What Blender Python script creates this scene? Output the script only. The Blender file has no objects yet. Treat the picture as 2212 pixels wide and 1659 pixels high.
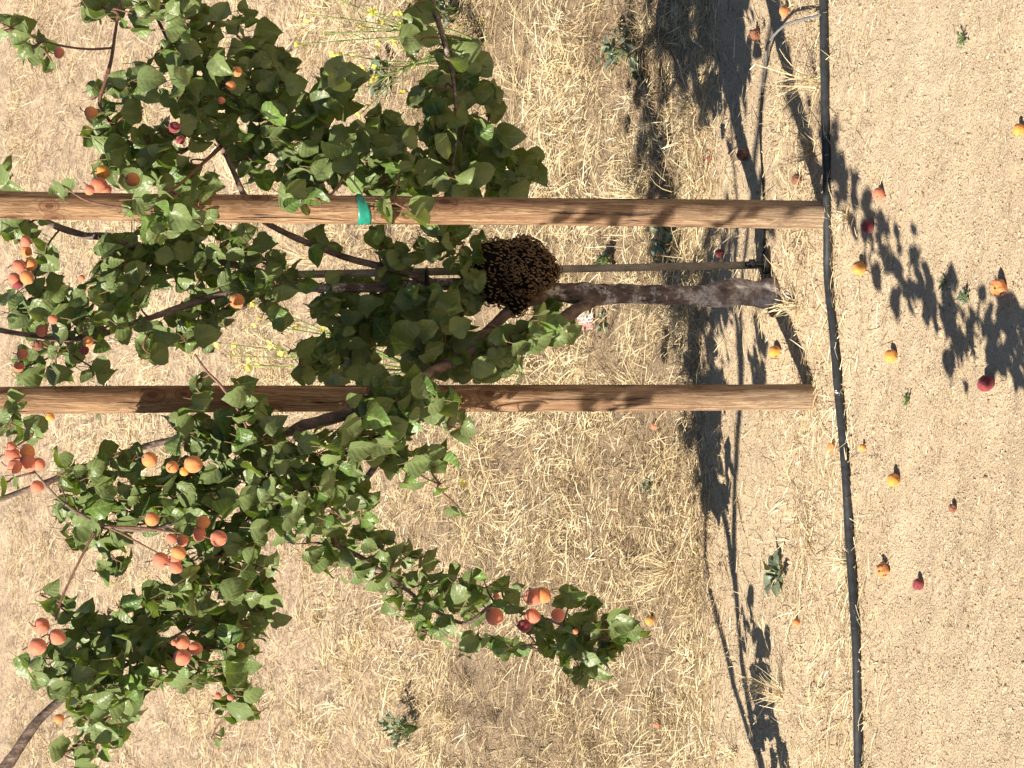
import bpy, math, random
import numpy as np
from mathutils import Vector, Matrix
R = np.random.RandomState(7); random.seed(7)
S = bpy.context.scene; COL = S.collection
rad = math.radians

# ------------------------------------------------------------------ camera (phone held sideways: rolled a quarter turn)
PITCH = rad(16); FPX = 6144.0; CAM = np.array([0.0, -7.41, 3.04])
FWD = np.array([0, math.cos(PITCH), -math.sin(PITCH)]); DOWN = np.array([0, -math.sin(PITCH), -math.cos(PITCH)]); RIGHT = np.array([1.0, 0, 0])
cd = bpy.data.cameras.new('camera'); cam = bpy.data.objects.new('camera', cd); COL.objects.link(cam)
cd.sensor_width = 36; cd.lens = FPX/2212*36; cd.clip_start = .1; cd.clip_end = 1000
m = Matrix(((DOWN[0], RIGHT[0], -FWD[0], CAM[0]), (DOWN[1], RIGHT[1], -FWD[1], CAM[1]), (DOWN[2], RIGHT[2], -FWD[2], CAM[2]), (0, 0, 0, 1)))
cam.matrix_world = m; S.camera = cam

# ------------------------------------------------------------------ light
SUN_EL = rad(39); SHA = rad(34)          # shadows run to the right and away
SUND = np.array([-math.cos(SHA)*math.cos(SUN_EL), -math.sin(SHA)*math.cos(SUN_EL), math.sin(SUN_EL)])
sl = bpy.data.lights.new('sun', 'SUN'); sl.energy = 5.0; sl.angle = rad(.45); sl.color = (1, .93, .80)
so = bpy.data.objects.new('sun', sl); COL.objects.link(so)
so.rotation_euler = Vector(SUND).to_track_quat('Z', 'Y').to_euler()
w = bpy.data.worlds.new('World'); S.world = w; w.use_nodes = True
nt = w.node_tree; bg = nt.nodes['Background']; sk = nt.nodes.new('ShaderNodeTexSky'); sk.sky_type = 'NISHITA'; sk.sun_disc = False
sk.sun_elevation = SUN_EL; sk.sun_rotation = math.atan2(SUND[0], SUND[1]); sk.air_density = .7; sk.dust_density = .25
nt.links.new(sk.outputs[0], bg.inputs[0]); bg.inputs[1].default_value = .05
S.view_settings.view_transform = 'Standard'; S.view_settings.look = 'None'; S.view_settings.exposure = 1.0; S.view_settings.gamma = 1
S.render.resolution_x = 1024; S.render.resolution_y = 768

# ------------------------------------------------------------------ noise and terrain
def vnoise(x, y, seed=0):
    xi = np.floor(x).astype(np.int64); yi = np.floor(y).astype(np.int64); xf = x-xi; yf = y-yi
    def hsh(a, b):
        h = (a*374761393 + b*668265263 + seed*1442695041) & 0xffffffff
        h = ((h ^ (h >> 13))*1274126177) & 0xffffffff
        return ((h ^ (h >> 16)) & 0xffff)/65535.0
    u = xf*xf*(3-2*xf); v = yf*yf*(3-2*yf)
    return (hsh(xi, yi)*(1-u)+hsh(xi+1, yi)*u)*(1-v)+(hsh(xi, yi+1)*(1-u)+hsh(xi+1, yi+1)*u)*v
def base_h(X, Y):
    t = np.clip(Y-1.1, 0, 14)
    return .235*(np.sqrt(t*t+.09)-.3)
def height(X, Y):
    X = np.asarray(X, float); Y = np.asarray(Y, float)
    h = base_h(X, Y)
    rough = np.clip((Y-.9)/.5, .0, 1)
    h = h + .030*(vnoise(X*1.3, Y*1.3, 1)-.5) + .016*(vnoise(X*4, Y*5, 2)-.5) + (.006+.02*rough)*(vnoise(X*13, Y*16, 3)-.5) + (.004+.006*rough)*(vnoise(X*42, Y*55, 4)-.5)
    h = h + .010*(vnoise(X*2.2+3, Y*11, 71)-.5)*(1-rough) + .03*np.exp(-((X-.27)**2+(Y-.43)**2)/.05)         # small mound round the trunk
    return h
def hz(x, y): return float(height(np.array([x]), np.array([y]))[0])
def ray(x, y):
    return FWD[None]+((np.atleast_1d(x)-1106)/FPX)[:, None]*DOWN[None]+((829.5-np.atleast_1d(y))/FPX)[:, None]*RIGHT[None]
def GT(x, y):                      # where a sight line through the photograph meets the terrain
    d = ray(float(x), float(y))[0]; t = 5.0
    while t < 60:
        p = CAM+d*t
        if p[2] < hz(p[0], p[1]): break
        t += .05
    a, b = t-.05, t
    for _ in range(14):
        c = (a+b)/2; p = CAM+d*c
        if p[2] < hz(p[0], p[1]): b = c
        else: a = c
    return CAM+d*b
def P(x, y, Y):
    d = ray(x, y); Yv = np.atleast_1d(Y); t = (Yv-CAM[1])/d[:, 1]
    r = CAM[None]+d*t[:, None]
    return r[0] if np.ndim(x) == 0 else r
def proj(p):
    v = p-CAM; z = v@FWD
    return 1106+FPX*(v@DOWN)/z, 829.5-FPX*(v@RIGHT)/z

# ------------------------------------------------------------------ object helpers
def link(name, mesh, mats=(), parent=None, loc=None):
    o = bpy.data.objects.new(name, mesh); COL.objects.link(o)
    for mt in mats: mesh.materials.append(mt)
    if parent is not None:
        o.parent = parent; o.matrix_parent_inverse = Matrix.Translation(-Vector(parent.location))
    if loc is not None: o.location = loc
    return o
def tag(o, label=None, cat=None, group=None, kind=None):
    if label: o['label'] = label
    if cat: o['category'] = cat
    if group: o['group'] = group
    if kind: o['kind'] = kind
    return o
def empty(name, loc, label, cat, group=None):
    o = bpy.data.objects.new(name, None); COL.objects.link(o); o.location = loc; o.empty_display_size = .1
    return tag(o, label, cat, group)
def mesh_np(name, V, Q, attrs=None, uv=None, mi=None, smooth=True):
    V = np.asarray(V, np.float32); Q = np.asarray(Q, np.int32); n = len(Q); k = Q.shape[1]
    me = bpy.data.meshes.new(name); me.vertices.add(len(V)); me.vertices.foreach_set('co', V.ravel())
    me.loops.add(n*k); me.loops.foreach_set('vertex_index', Q.ravel())
    me.polygons.add(n); me.polygons.foreach_set('loop_start', np.arange(n, dtype=np.int32)*k)
    me.polygons.foreach_set('loop_total', np.full(n, k, np.int32))
    if mi is not None: me.polygons.foreach_set('material_index', np.asarray(mi, np.int32))
    if smooth: me.polygons.foreach_set('use_smooth', np.ones(n, bool))
    if uv is not None:
        l = me.uv_layers.new(name='UVMap'); l.data.foreach_set('uv', np.asarray(uv, np.float32)[Q.ravel()].ravel())
    for nm, a in (attrs or {}).items():
        at = me.attributes.new(nm, 'FLOAT', 'POINT'); at.data.foreach_set('value', np.asarray(a, np.float32))
    me.update(calc_edges=True); me.validate(); return me
class Acc:                          # collects shapes that become ONE mesh
    def __init__(s): s.V = []; s.Q = []; s.M = []; s.A = []; s.U = []; s.n = 0
    def add(s, V, Q, mi=0, a=None, uv=None):
        V = np.asarray(V, float); Q = np.asarray(Q, int); s.V.append(V); s.Q.append(Q+s.n); s.n += len(V)
        s.M.append(np.full(len(Q), mi) if np.ndim(mi) == 0 else mi); s.A.append(np.zeros(len(V)) if a is None else np.broadcast_to(a, (len(V),)))
        s.U.append(np.zeros((len(V), 2)) if uv is None else uv)
    def mesh(s, name, smooth=True):
        return mesh_np(name, np.vstack(s.V), np.vstack(s.Q), {'rnd': np.concatenate(s.A)}, np.vstack(s.U), np.concatenate(s.M), smooth)
def spline(pts, n):
    p = np.asarray(pts, float); p = np.vstack([2*p[0]-p[1], p, 2*p[-1]-p[-2]]); out = []
    for i in range(1, len(p)-2):
        for t in np.linspace(0, 1, n, endpoint=False):
            a, b, c, d = p[i-1], p[i], p[i+1], p[i+2]
            out.append(.5*((2*b)+(-a+c)*t+(2*a-5*b+4*c-d)*t*t+(-a+3*b-3*c+d)*t**3))
    out.append(p[-2]); return np.array(out)
def tube(pts, rads, sides=8, n=6, rough=0., square=False):
    q = np.column_stack([np.asarray(pts, float), np.asarray(rads, float)]); q = spline(q, n) if n > 1 else q
    c = q[:, :3]; r = q[:, 3]; T = np.gradient(c, axis=0); T /= np.linalg.norm(T, axis=1)[:, None]+1e-12
    ref = np.array([0, 0, 1.]) if abs(T[:, 2]).mean() < .75 else np.array([0, 1., 0])
    A = np.cross(T, ref); A /= np.linalg.norm(A, axis=1)[:, None]; B = np.cross(T, A)
    th = np.linspace(0, 2*math.pi, sides, endpoint=False)+(math.pi/4 if square else 0)
    rr = r[:, None]*np.ones(sides)[None]
    if rough:
        rr = rr*(1+rough*(vnoise(np.arange(len(c))[:, None]*.45+c[0, 0]*50, np.cos(th)[None]*1.6+9, 5)-.5)*2+rough*.6*(R.rand(len(c), sides)-.5))
    V = c[:, None]+rr[..., None]*(np.cos(th)[None, :, None]*A[:, None]+np.sin(th)[None, :, None]*B[:, None])
    m_ = len(c); i, j = np.meshgrid(np.arange(m_-1), np.arange(sides), indexing='ij'); j2 = (j+1) % sides
    Q = np.stack([i*sides+j, i*sides+j2, (i+1)*sides+j2, (i+1)*sides+j], -1).reshape(-1, 4)
    V = V.reshape(-1, 3); e0 = len(V); V = np.vstack([V, c[:1], c[-1:]])
    jj = np.arange(0, sides, 2)
    Q = np.vstack([Q, np.stack([np.full(len(jj), e0), (jj+2) % sides, (jj+1) % sides, jj], -1), np.stack([np.full(len(jj), e0+1), (m_-1)*sides+jj, (m_-1)*sides+(jj+1) % sides, (m_-1)*sides+(jj+2) % sides], -1)])
    return V, Q

# ------------------------------------------------------------------ materials
def mat(name, rough=.7, spec=.3):
    mt = bpy.data.materials.new(name); mt.use_nodes = True; b = mt.node_tree.nodes['Principled BSDF']
    b.inputs['Roughness'].default_value = rough; b.inputs['Specular IOR Level'].default_value = spec
    return mt, mt.node_tree, b
def N(nt, t, **kw):
    n = nt.nodes.new('ShaderNode'+t)
    for k, v in kw.items():
        if k.startswith('i_'): n.inputs[k[2:].replace('_', ' ')].default_value = v
        else: setattr(n, k, v)
    return n
def ramp(nt, fac, stops, interp='LINEAR'):
    r = nt.nodes.new('ShaderNodeValToRGB'); r.color_ramp.interpolation = interp; e = r.color_ramp.elements
    while len(e) < len(stops): e.new(.5)
    for k, (p, c) in enumerate(stops): e[k].position = p; e[k].color = (*c, 1) if len(c) == 3 else c
    nt.links.new(fac, r.inputs[0]); return r.outputs[0]
def g(v): return (v, v, v)
def mix(nt, fac, a, b, mode='MIX'):
    n = nt.nodes.new('ShaderNodeMix'); n.data_type = 'RGBA'; n.blend_type = mode
    for s_, v in ((n.inputs[0], fac), (n.inputs[6], a), (n.inputs[7], b)):
        if hasattr(v, 'links'): nt.links.new(v, s_)
        else: s_.default_value = v if np.ndim(v) == 0 else (*v, 1)[:4]
    return n.outputs[2]
def coord(nt, scale=(1, 1, 1), kind='Object'):
    t = nt.nodes.new('ShaderNodeTexCoord'); mp = nt.nodes.new('ShaderNodeMapping'); mp.inputs['Scale'].default_value = scale
    nt.links.new(t.outputs[kind], mp.inputs[0]); return mp.outputs[0]
def noise(nt, vec, scale, detail=4, rough=.6, dist=0):
    n = N(nt, 'TexNoise', i_Scale=scale, i_Detail=detail, i_Roughness=rough, i_Distortion=dist); nt.links.new(vec, n.inputs['Vector']); return n.outputs['Fac']
def bump(nt, b, h, strength, dist=.01, prev=None):
    n = N(nt, 'Bump', i_Strength=strength, i_Distance=dist); nt.links.new(h, n.inputs['Height'])
    if prev is not None: nt.links.new(prev, n.inputs['Normal'])
    nt.links.new(n.outputs[0], b.inputs['Normal']); return n.outputs[0]
def attr(nt, name='rnd'): return N(nt, 'Attribute', attribute_name=name).outputs['Fac']

def ground_mat():
    mt, nt, b = mat('dusty_soil', .95, .1); v = coord(nt)
    big = noise(nt, v, 1.6, 4); mid = noise(nt, v, 14, 5); fine = noise(nt, v, 150, 3, .7); spk = noise(nt, v, 330, 2, .6)
    c = ramp(nt, big, [(.3, (.60, .452, .295)), (.7, (.68, .53, .36))])
    c = mix(nt, ramp(nt, mid, [(.4, g(0)), (.75, g(.4))]), c, (.47, .36, .245))
    c = mix(nt, ramp(nt, fine, [(.34, g(.7)), (.44, g(0))]), c, (.30, .215, .14))
    c = mix(nt, ramp(nt, spk, [(.62, g(0)), (.72, g(.3))]), c, (.78, .67, .50))
    sp = N(nt, 'SeparateXYZ'); nt.links.new(v, sp.inputs[0])
    ad = N(nt, 'Math', operation='MULTIPLY_ADD'); ad.inputs[1].default_value = .5; nt.links.new(big, ad.inputs[0]); nt.links.new(sp.outputs[1], ad.inputs[2])
    f = ramp(nt, N(nt, 'Math', operation='MULTIPLY').outputs[0], [(0, g(0)), (1, g(1))])
    mr = N(nt, 'MapRange'); mr.inputs[1].default_value = 1.2; mr.inputs[2].default_value = 1.55; nt.links.new(ad.outputs[0], mr.inputs[0])
    c2 = mix(nt, ramp(nt, mid, [(.35, g(0)), (.7, g(1))]), (.44, .33, .215), (.27, .19, .12))
    c2 = mix(nt, ramp(nt, fine, [(.40, g(.8)), (.55, g(0))]), c2, (.19, .13, .08))
    m2 = N(nt, 'MapRange'); m2.inputs[1].default_value = 2.6; m2.inputs[2].default_value = 4.2; nt.links.new(ad.outputs[0], m2.inputs[0])
    n45 = noise(nt, v, 48, 4, .7); c3 = mix(nt, ramp(nt, n45, [(.42, g(.85)), (.52, g(0))]), (.60, .46, .32), (.36, .25, .165))
    c3 = mix(nt, ramp(nt, fine, [(.40, g(.6)), (.5, g(0))]), c3, (.28, .19, .125)); c2 = mix(nt, m2.outputs[0], c2, c3)
    c = mix(nt, mr.outputs[0], c, c2)
    nt.links.new(c, b.inputs['Base Color'])
    p = bump(nt, b, mid, .6, .03); p = bump(nt, b, fine, 1., .009, p); bump(nt, b, spk, .6, .004, p)
    return mt
def straw_mat(name, stops):
    mt, nt, b = mat(name, .6, .3); c = ramp(nt, attr(nt), stops)
    n = noise(nt, coord(nt), 60, 2); c = mix(nt, ramp(nt, n, [(.4, g(0)), (.7, g(.35))]), c, (.36, .25, .13))
    nt.links.new(c, b.inputs['Base Color']); return mt
def leaf_mat(name, lo, hi, vein, under, tr=.28):
    mt, nt, b = mat(name, .40, .5); a = attr(nt)
    uv = N(nt, 'UVMap').outputs[0]; sp = N(nt, 'SeparateXYZ'); nt.links.new(uv, sp.inputs[0])
    u = N(nt, 'Math', operation='ABSOLUTE'); nt.links.new(sp.outputs[0], u.inputs[0])
    k = N(nt, 'Math', operation='MULTIPLY_ADD'); k.inputs[1].default_value = -.33; nt.links.new(u.outputs[0], k.inputs[0]); nt.links.new(sp.outputs[1], k.inputs[2])
    s = N(nt, 'Math', operation='MULTIPLY'); s.inputs[1].default_value = 5; nt.links.new(k.outputs[0], s.inputs[0])
    fr = N(nt, 'Math', operation='PINGPONG'); fr.inputs[1].default_value = .5; nt.links.new(s.outputs[0], fr.inputs[0])
    side = ramp(nt, fr.outputs[0], [(0, g(1)), (.1, g(0))]); midr = ramp(nt, u.outputs[0], [(.03, g(1)), (.07, g(0))])
    vn = N(nt, 'Math', operation='MAXIMUM'); nt.links.new(side, vn.inputs[0]); nt.links.new(midr, vn.inputs[1])
    c = ramp(nt, a, [(0, lo), (.72, hi), (.93, tuple(x*1.25 for x in hi)), (1, (.24, .27, .05))])
    n1 = noise(nt, coord(nt), 55, 3); c = mix(nt, ramp(nt, n1, [(.4, g(0)), (.75, g(.5))]), c, tuple(x*.6 for x in lo))
    n2 = noise(nt, coord(nt), 130, 1); c = mix(nt, ramp(nt, n2, [(.73, g(0)), (.76, g(.8))]), c, (.30, .26, .08))
    vf = N(nt, 'Math', operation='MULTIPLY'); vf.inputs[1].default_value = .5; nt.links.new(vn.outputs[0], vf.inputs[0])
    c = mix(nt, vf.outputs[0], c, vein)
    geo = N(nt, 'NewGeometry'); bf = N(nt, 'Math', operation='MULTIPLY'); bf.inputs[1].default_value = .6; nt.links.new(geo.outputs['Backfacing'], bf.inputs[0])
    c = mix(nt, bf.outputs[0], c, under)
    nt.links.new(c, b.inputs['Base Color']); bump(nt, b, n1, .5, .006, bump(nt, b, fr.outputs[0], .35, .003))
    t = N(nt, 'BsdfTranslucent'); tc = mix(nt, 1., c, (1.45, 1.35, .3), 'MULTIPLY'); nt.links.new(tc, t.inputs[0])
    mx = N(nt, 'MixShader'); mx.inputs[0].default_value = tr; out = nt.nodes['Material Output']
    nt.links.new(b.outputs[0], mx.inputs[1]); nt.links.new(t.outputs[0], mx.inputs[2]); nt.links.new(mx.outputs[0], out.inputs[0])
    return mt
def wood_mat():
    mt, nt, b = mat('treated_pine', .75, .2); v = coord(nt); vs = coord(nt, (1, 1, .055)); vk = coord(nt, (1, 1, .42))
    kn = attr(nt)
    ds = noise(nt, vs, 26, 4, .6, .6); gr = noise(nt, vs, 78, 6, .78, 1.5); ck = noise(nt, vs, 75, 3, .55, .4)
    wv = N(nt, 'Math', operation='MULTIPLY_ADD'); wv.inputs[1].default_value = .62; nt.links.new(kn, wv.inputs[0]); nt.links.new(ds, wv.inputs[2])
    ri = N(nt, 'Math', operation='MULTIPLY'); ri.inputs[1].default_value = 13; nt.links.new(wv.outputs[0], ri.inputs[0])
    pp = N(nt, 'Math', operation='PINGPONG'); pp.inputs[1].default_value = .5; nt.links.new(ri.outputs[0], pp.inputs[0])
    c = ramp(nt, pp.outputs[0], [(.0, (.18, .095, .048)), (.13, (.35, .22, .125)), (.5, (.48, .305, .175))])
    c = mix(nt, ramp(nt, gr, [(.42, g(.75)), (.56, g(0))]), c, (.15, .075, .038))
    c = mix(nt, ramp(nt, gr, [(.57, g(0)), (.68, g(.65))]), c, (.62, .43, .26))
    st = noise(nt, coord(nt, (1, 1, .09)), 17, 3, .6, .8); c = mix(nt, ramp(nt, st, [(.38, g(.65)), (.52, g(0))]), c, (.23, .115, .06)); c = mix(nt, ramp(nt, st, [(.56, g(0)), (.66, g(.4))]), c, (.58, .35, .18))
    c = mix(nt, ramp(nt, kn, [(.22, g(0)), (.40, g(.75)), (.52, g(.15)), (.66, g(.6)), (.74, g(.2)), (.84, g(.95))]), c, (.13, .055, .028))
    c = mix(nt, ramp(nt, ck, [(.36, g(1)), (.385, g(0))]), c, (.05, .03, .018))
    sp = N(nt, 'SeparateXYZ'); nt.links.new(v, sp.inputs[0]); mr = N(nt, 'MapRange'); mr.inputs[1].default_value = 1.0; mr.inputs[2].default_value = 0.; nt.links.new(sp.outputs[2], mr.inputs[0])
    fz = N(nt, 'Math', operation='MULTIPLY'); fz.inputs[1].default_value = .6; nt.links.new(mr.outputs[0], fz.inputs[0])
    c = mix(nt, fz.outputs[0], c, mix(nt, ramp(nt, gr, [(.38, g(0)), (.60, g(1))]), (.15, .10, .065), (.50, .385, .26)))
    nt.links.new(c, b.inputs['Base Color']); p = bump(nt, b, gr, .9, .006); bump(nt, b, ramp(nt, ck, [(.3, g(0)), (.36, g(1))]), .8, .004, p)
    return mt
def bark_mat(name, dark, light, wash, amt):
    mt, nt, b = mat(name, .85, .15); v = coord(nt); vs = coord(nt, (1, 1, .35))
    n1 = noise(nt, vs, 45, 5, .7); n2 = noise(nt, v, 16, 4, .7); n3 = noise(nt, v, 130, 3, .7)
    c = ramp(nt, n1, [(.35, dark), (.65, light)])
    f = N(nt, 'Math', operation='MULTIPLY'); nt.links.new(ramp(nt, n2, [(amt, g(0)), (amt+.09, g(1))]), f.inputs[0]); nt.links.new(ramp(nt, n3, [(.4, g(.15)), (.55, g(1))]), f.inputs[1])
    sz = N(nt, 'SeparateXYZ'); nt.links.new(v, sz.inputs[0]); mz = N(nt, 'MapRange'); mz.inputs[1].default_value = .42; mz.inputs[2].default_value = .12; nt.links.new(sz.outputs[2], mz.inputs[0])
    if wash[0] > .6:
        mh = N(nt, 'Math', operation='MULTIPLY'); mh.inputs[1].default_value = .65; nt.links.new(mz.outputs[0], mh.inputs[0]); c = mix(nt, mh.outputs[0], c, mix(nt, ramp(nt, n2, [(.35, g(0)), (.55, g(1))]), (.17, .115, .10), (.50, .42, .37)))
    c = mix(nt, f.outputs[0], c, wash); nt.links.new(c, b.inputs['Base Color'])
    p = bump(nt, b, n1, .9, .01); bump(nt, b, n3, .5, .004, p); return mt
def fruit_mat(name, base, blush, lo=.35, hi=.6):
    mt, nt, b = mat(name, .6, .25); v = coord(nt); oi = N(nt, 'ObjectInfo')
    ad = N(nt, 'VectorMath', operation='ADD'); nt.links.new(v, ad.inputs[0]); sc = N(nt, 'VectorMath', operation='SCALE'); sc.inputs[3].default_value = 5.
    cx = N(nt, 'CombineXYZ'); nt.links.new(oi.outputs['Random'], cx.inputs[0]); nt.links.new(cx.outputs[0], sc.inputs[0]); nt.links.new(sc.outputs[0], ad.inputs[1])
    n1 = noise(nt, ad.outputs[0], 26, 2, .5); n2 = noise(nt, ad.outputs[0], 420, 2, .6)
    c = mix(nt, ramp(nt, n1, [(lo, g(0)), (hi, g(1))]), base, blush)
    c = mix(nt, ramp(nt, n2, [(.62, g(0)), (.7, g(.5))]), c, tuple(x*.45 for x in blush))
    nt.links.new(c, b.inputs['Base Color']); b.inputs['Sheen Weight'].default_value = .35; b.inputs['Subsurface Weight'].default_value = .06; b.inputs['Subsurface Radius'].default_value = (.01, .004, .002)
    bump(nt, b, n2, .25, .001); return mt
def plain(name, col, rough=.6, spec=.3, ns=80, var=.3, bs=.2):
    mt, nt, b = mat(name, rough, spec); n = noise(nt, coord(nt), ns, 4)
    nt.links.new(mix(nt, ramp(nt, n, [(.3, g(0)), (.7, g(1))]), tuple(x*(1-var) for x in col), tuple(min(1, x*(1+var)) for x in col)), b.inputs['Base Color'])
    bump(nt, b, n, bs, .003); return mt
M = {}
M['soil'] = ground_mat()
M['straw'] = straw_mat('dry_straw', [(0, (.15, .10, .06)), (.2, (.36, .26, .14)), (.5, (.68, .54, .31)), (.85, (.84, .71, .45)), (1, (.93, .85, .64))])
M['chaff'] = straw_mat('straw_chaff', [(0, (.17, .11, .065)), (.25, (.40, .29, .17)), (.7, (.60, .475, .31)), (1, (.80, .69, .50))])
M['leaf'] = leaf_mat('apricot_leaf', (.052, .108, .018), (.160, .258, .058), (.31, .38, .15), (.20, .235, .105), .27)
M['petiole'] = plain('leaf_stalk', (.20, .12, .06), .5)
M['weed'] = leaf_mat('weed_leaf', (.085, .125, .075), (.16, .20, .12), (.24, .27, .18), (.2, .23, .16), .15)
M['wood'] = wood_mat()
M['bark'] = bark_mat('apricot_bark', (.06, .044, .040), (.23, .175, .15), (.66, .60, .56), .50)
M['bark2'] = bark_mat('branch_bark', (.07, .05, .042), (.29, .205, .165), (.50, .43, .38), .60)
M['twig'] = plain('reddish_twig', (.17, .085, .06), .5, .3, 90, .4)
M['pink'] = fruit_mat('blushed_apricot', (.66, .27, .11), (.55, .125, .09), .34, .58)
M['orange'] = fruit_mat('orange_apricot', (.70, .31, .075), (.56, .15, .07), .38, .62)
M['yellow'] = fruit_mat('yellow_apricot', (.76, .37, .06), (.60, .17, .05), .42, .66)
M['darkred_shaded'] = fruit_mat('dark_red_and_shaded_apricot', (.30, .045, .04), (.17, .022, .03), .35, .6)  # dark red fruit, and shade painted into the colour of some hanging ones
M['brown'] = fruit_mat('brown_apricot', (.28, .11, .05), (.14, .05, .03), .4, .6)
M['rot'] = plain('rotten_flesh', (.10, .05, .03), .5, .4, 150, .6, .6)
M['hose'] = plain('black_polythene', (.028, .030, .033), .55, .35, 40, .45, .15)
M['blackp'] = plain('black_plastic', (.012, .012, .013), .5, .4)
M['greytube'] = plain('dusty_grey_tube', (.17, .165, .16), .6, .3)
M['stake'] = bark_mat('weathered_stake', (.24, .20, .155), (.46, .40, .31), (.52, .46, .37), .6)
M['green_tape'] = plain('green_plastic_tape', (.012, .21, .145), .35, .5, 60, .25, .5)
M['white'] = plain('white_print', (.75, .75, .72), .6, .3)
M['yfl'] = plain('yellow_petal', (.80, .72, .12), .5, .2)
M['gstem'] = plain('green_stem', (.17, .23, .07), .6, .2)
M['dstem'] = plain('dry_stem', (.55, .43, .25), .6, .2)
M['scrapw'] = plain('white_scrap', (.60, .54, .49), .7, .2, 120, .25)
M['scrapp'] = plain('pink_scrap', (.46, .24, .21), .7, .2, 120, .4)
M['bee_d'] = plain('bee_dark', (.022, .013, .008), .45, .5)
M['bee_a'] = plain('bee_amber', (.21, .115, .045), .55, .4, 300, .5)
M['bee_l'] = plain('bee_gold', (.34, .19, .07), .55, .4, 300, .5)
M['bee_w'] = plain('bee_wing', (.085, .055, .032), .4, .4)
M['core'] = plain('swarm_core', (.006, .004, .003), .8, .1)

# ------------------------------------------------------------------ ground
def axis(lo, hi, step, far, grow=1.18):
    a = list(np.arange(lo, hi+1e-6, step)); s = step; x = hi
    while x < far: s *= grow; x += s; a.append(x)
    s = step; x = lo; b = []
    while x > -far: s *= grow; x -= s; b.append(x)
    return np.array(b[::-1]+a)
gx = axis(-2.2, 2.2, .016, 90); gy = axis(-2.4, 7.6, .02, 90)
XX, YY = np.meshgrid(gx, gy, indexing='ij'); ZZ = height(XX, YY)
nx, ny = XX.shape; i, j = np.meshgrid(np.arange(nx-1), np.arange(ny-1), indexing='ij')
GQ = np.stack([i*ny+j, (i+1)*ny+j, (i+1)*ny+j+1, i*ny+j+1], -1).reshape(-1, 4)
ground = link('ground', mesh_np('ground', np.stack([XX, YY, ZZ], -1).reshape(-1, 3), GQ), [M['soil']]); tag(ground, 'pale dusty orchard soil', None, None, 'structure')

# ------------------------------------------------------------------ straw (one uncountable mass)
def ribbons(base, dirn, length, width, bendv, rnd, seg=3):
    n = len(base); t = np.linspace(0, 1, seg+1)
    c = base[:, None]+dirn[:, None]*(length[:, None]*t[None])[..., None]+bendv[:, None]*(t[None]**2*length[:, None])[..., None]
    tan = dirn[:, None]+2*bendv[:, None]*t[None, :, None]
    vv = CAM[None, None]*0+R.normal(size=(n, 1, 3)); sd = np.cross(tan, vv); sd /= np.linalg.norm(sd, axis=2)[..., None]+1e-9
    wd = width[:, None]*(1-.6*t[None]**2)*.5
    V = np.stack([c-sd*wd[..., None], c+sd*wd[..., None]], 2).reshape(-1, 3)
    k = np.arange(n)[:, None]*(2*(seg+1))+np.arange(seg)[None]*2
    Q = np.stack([k, k+1, k+3, k+2], -1).reshape(-1, 4)
    return V, Q, np.repeat(rnd, 2*(seg+1))
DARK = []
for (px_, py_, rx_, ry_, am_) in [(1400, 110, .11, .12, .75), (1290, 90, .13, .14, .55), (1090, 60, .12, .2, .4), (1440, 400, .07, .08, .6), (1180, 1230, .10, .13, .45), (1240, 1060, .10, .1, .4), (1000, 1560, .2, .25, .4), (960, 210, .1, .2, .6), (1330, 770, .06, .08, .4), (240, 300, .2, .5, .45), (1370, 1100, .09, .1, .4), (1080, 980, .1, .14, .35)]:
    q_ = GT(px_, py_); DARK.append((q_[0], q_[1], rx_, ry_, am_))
def straw_field(n, xr, yr, lr, wr, elev, lift, seedw, name, mt, label, keep=None, bias=0., seg=3):
    x = R.uniform(*xr, n); y = R.uniform(*yr, n)
    if keep is not None:
        k = R.rand(n) < keep(x, y); x = x[k]; y = y[k]; n = len(x)
    az = R.uniform(0, 2*math.pi, n); cl = vnoise(x*2.3, y*2.3, 21)*7; al = R.rand(n) < .4; az[al] = cl[al]*1.6+R.normal(0, .4, al.sum())
    el = np.abs(R.normal(0, elev, n))+.02
    d = np.stack([np.cos(az)*np.cos(el), np.sin(az)*np.cos(el), np.sin(el)], -1); d[:, 2] += np.where(y > 1.1, .22*np.sin(az), 0)
    L = R.uniform(*lr, n)*(.55+.6*R.rand(n)+1.1*(R.rand(n) < .06)); W = R.uniform(*wr, n)
    bv = R.normal(0, .16, (n, 3)); bv[:, 2] = -np.abs(bv[:, 2])*.5-.3*np.sin(el)
    z = height(x, y)+R.uniform(0, lift, n)*R.rand(n)+.001
    patch = vnoise(x*1.7, y*1.4, 33)*.5+vnoise(x*6, y*6, 34)*.3
    rnd = np.clip(.50+.85*(patch-.4)+R.normal(0, .28, n)+bias, 0, 1)
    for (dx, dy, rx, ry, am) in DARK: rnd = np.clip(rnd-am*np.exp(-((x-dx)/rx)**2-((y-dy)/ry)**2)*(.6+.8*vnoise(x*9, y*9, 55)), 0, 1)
    V, Q, A = ribbons(np.stack([x, y, z], -1), d, L, W, bv, rnd, seg)
    return tag(link(name, mesh_np(name, V, Q, {'rnd': A}), [mt]), label, 'dry grass', None, 'stuff')
dens = lambda x, y: np.clip((y-1.02-.25*(vnoise(x*3, x*0, 8)-.5))/.22, 0, 1)*(.14+1.5*vnoise(x*3.6, y*3.0, 9)**2.0+.35*vnoise(x*14, y*12, 19)**2)*np.clip(1.75-.30*y, .42, 1)
straw_field(330000, (-2.4, 2.4), (.95, 7.6), (.018, .095), (.0010, .0027), .5, .05, 1, 'dry_grass', M['straw'], 'matted golden dry grass covering the slope behind the trees', dens)
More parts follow.
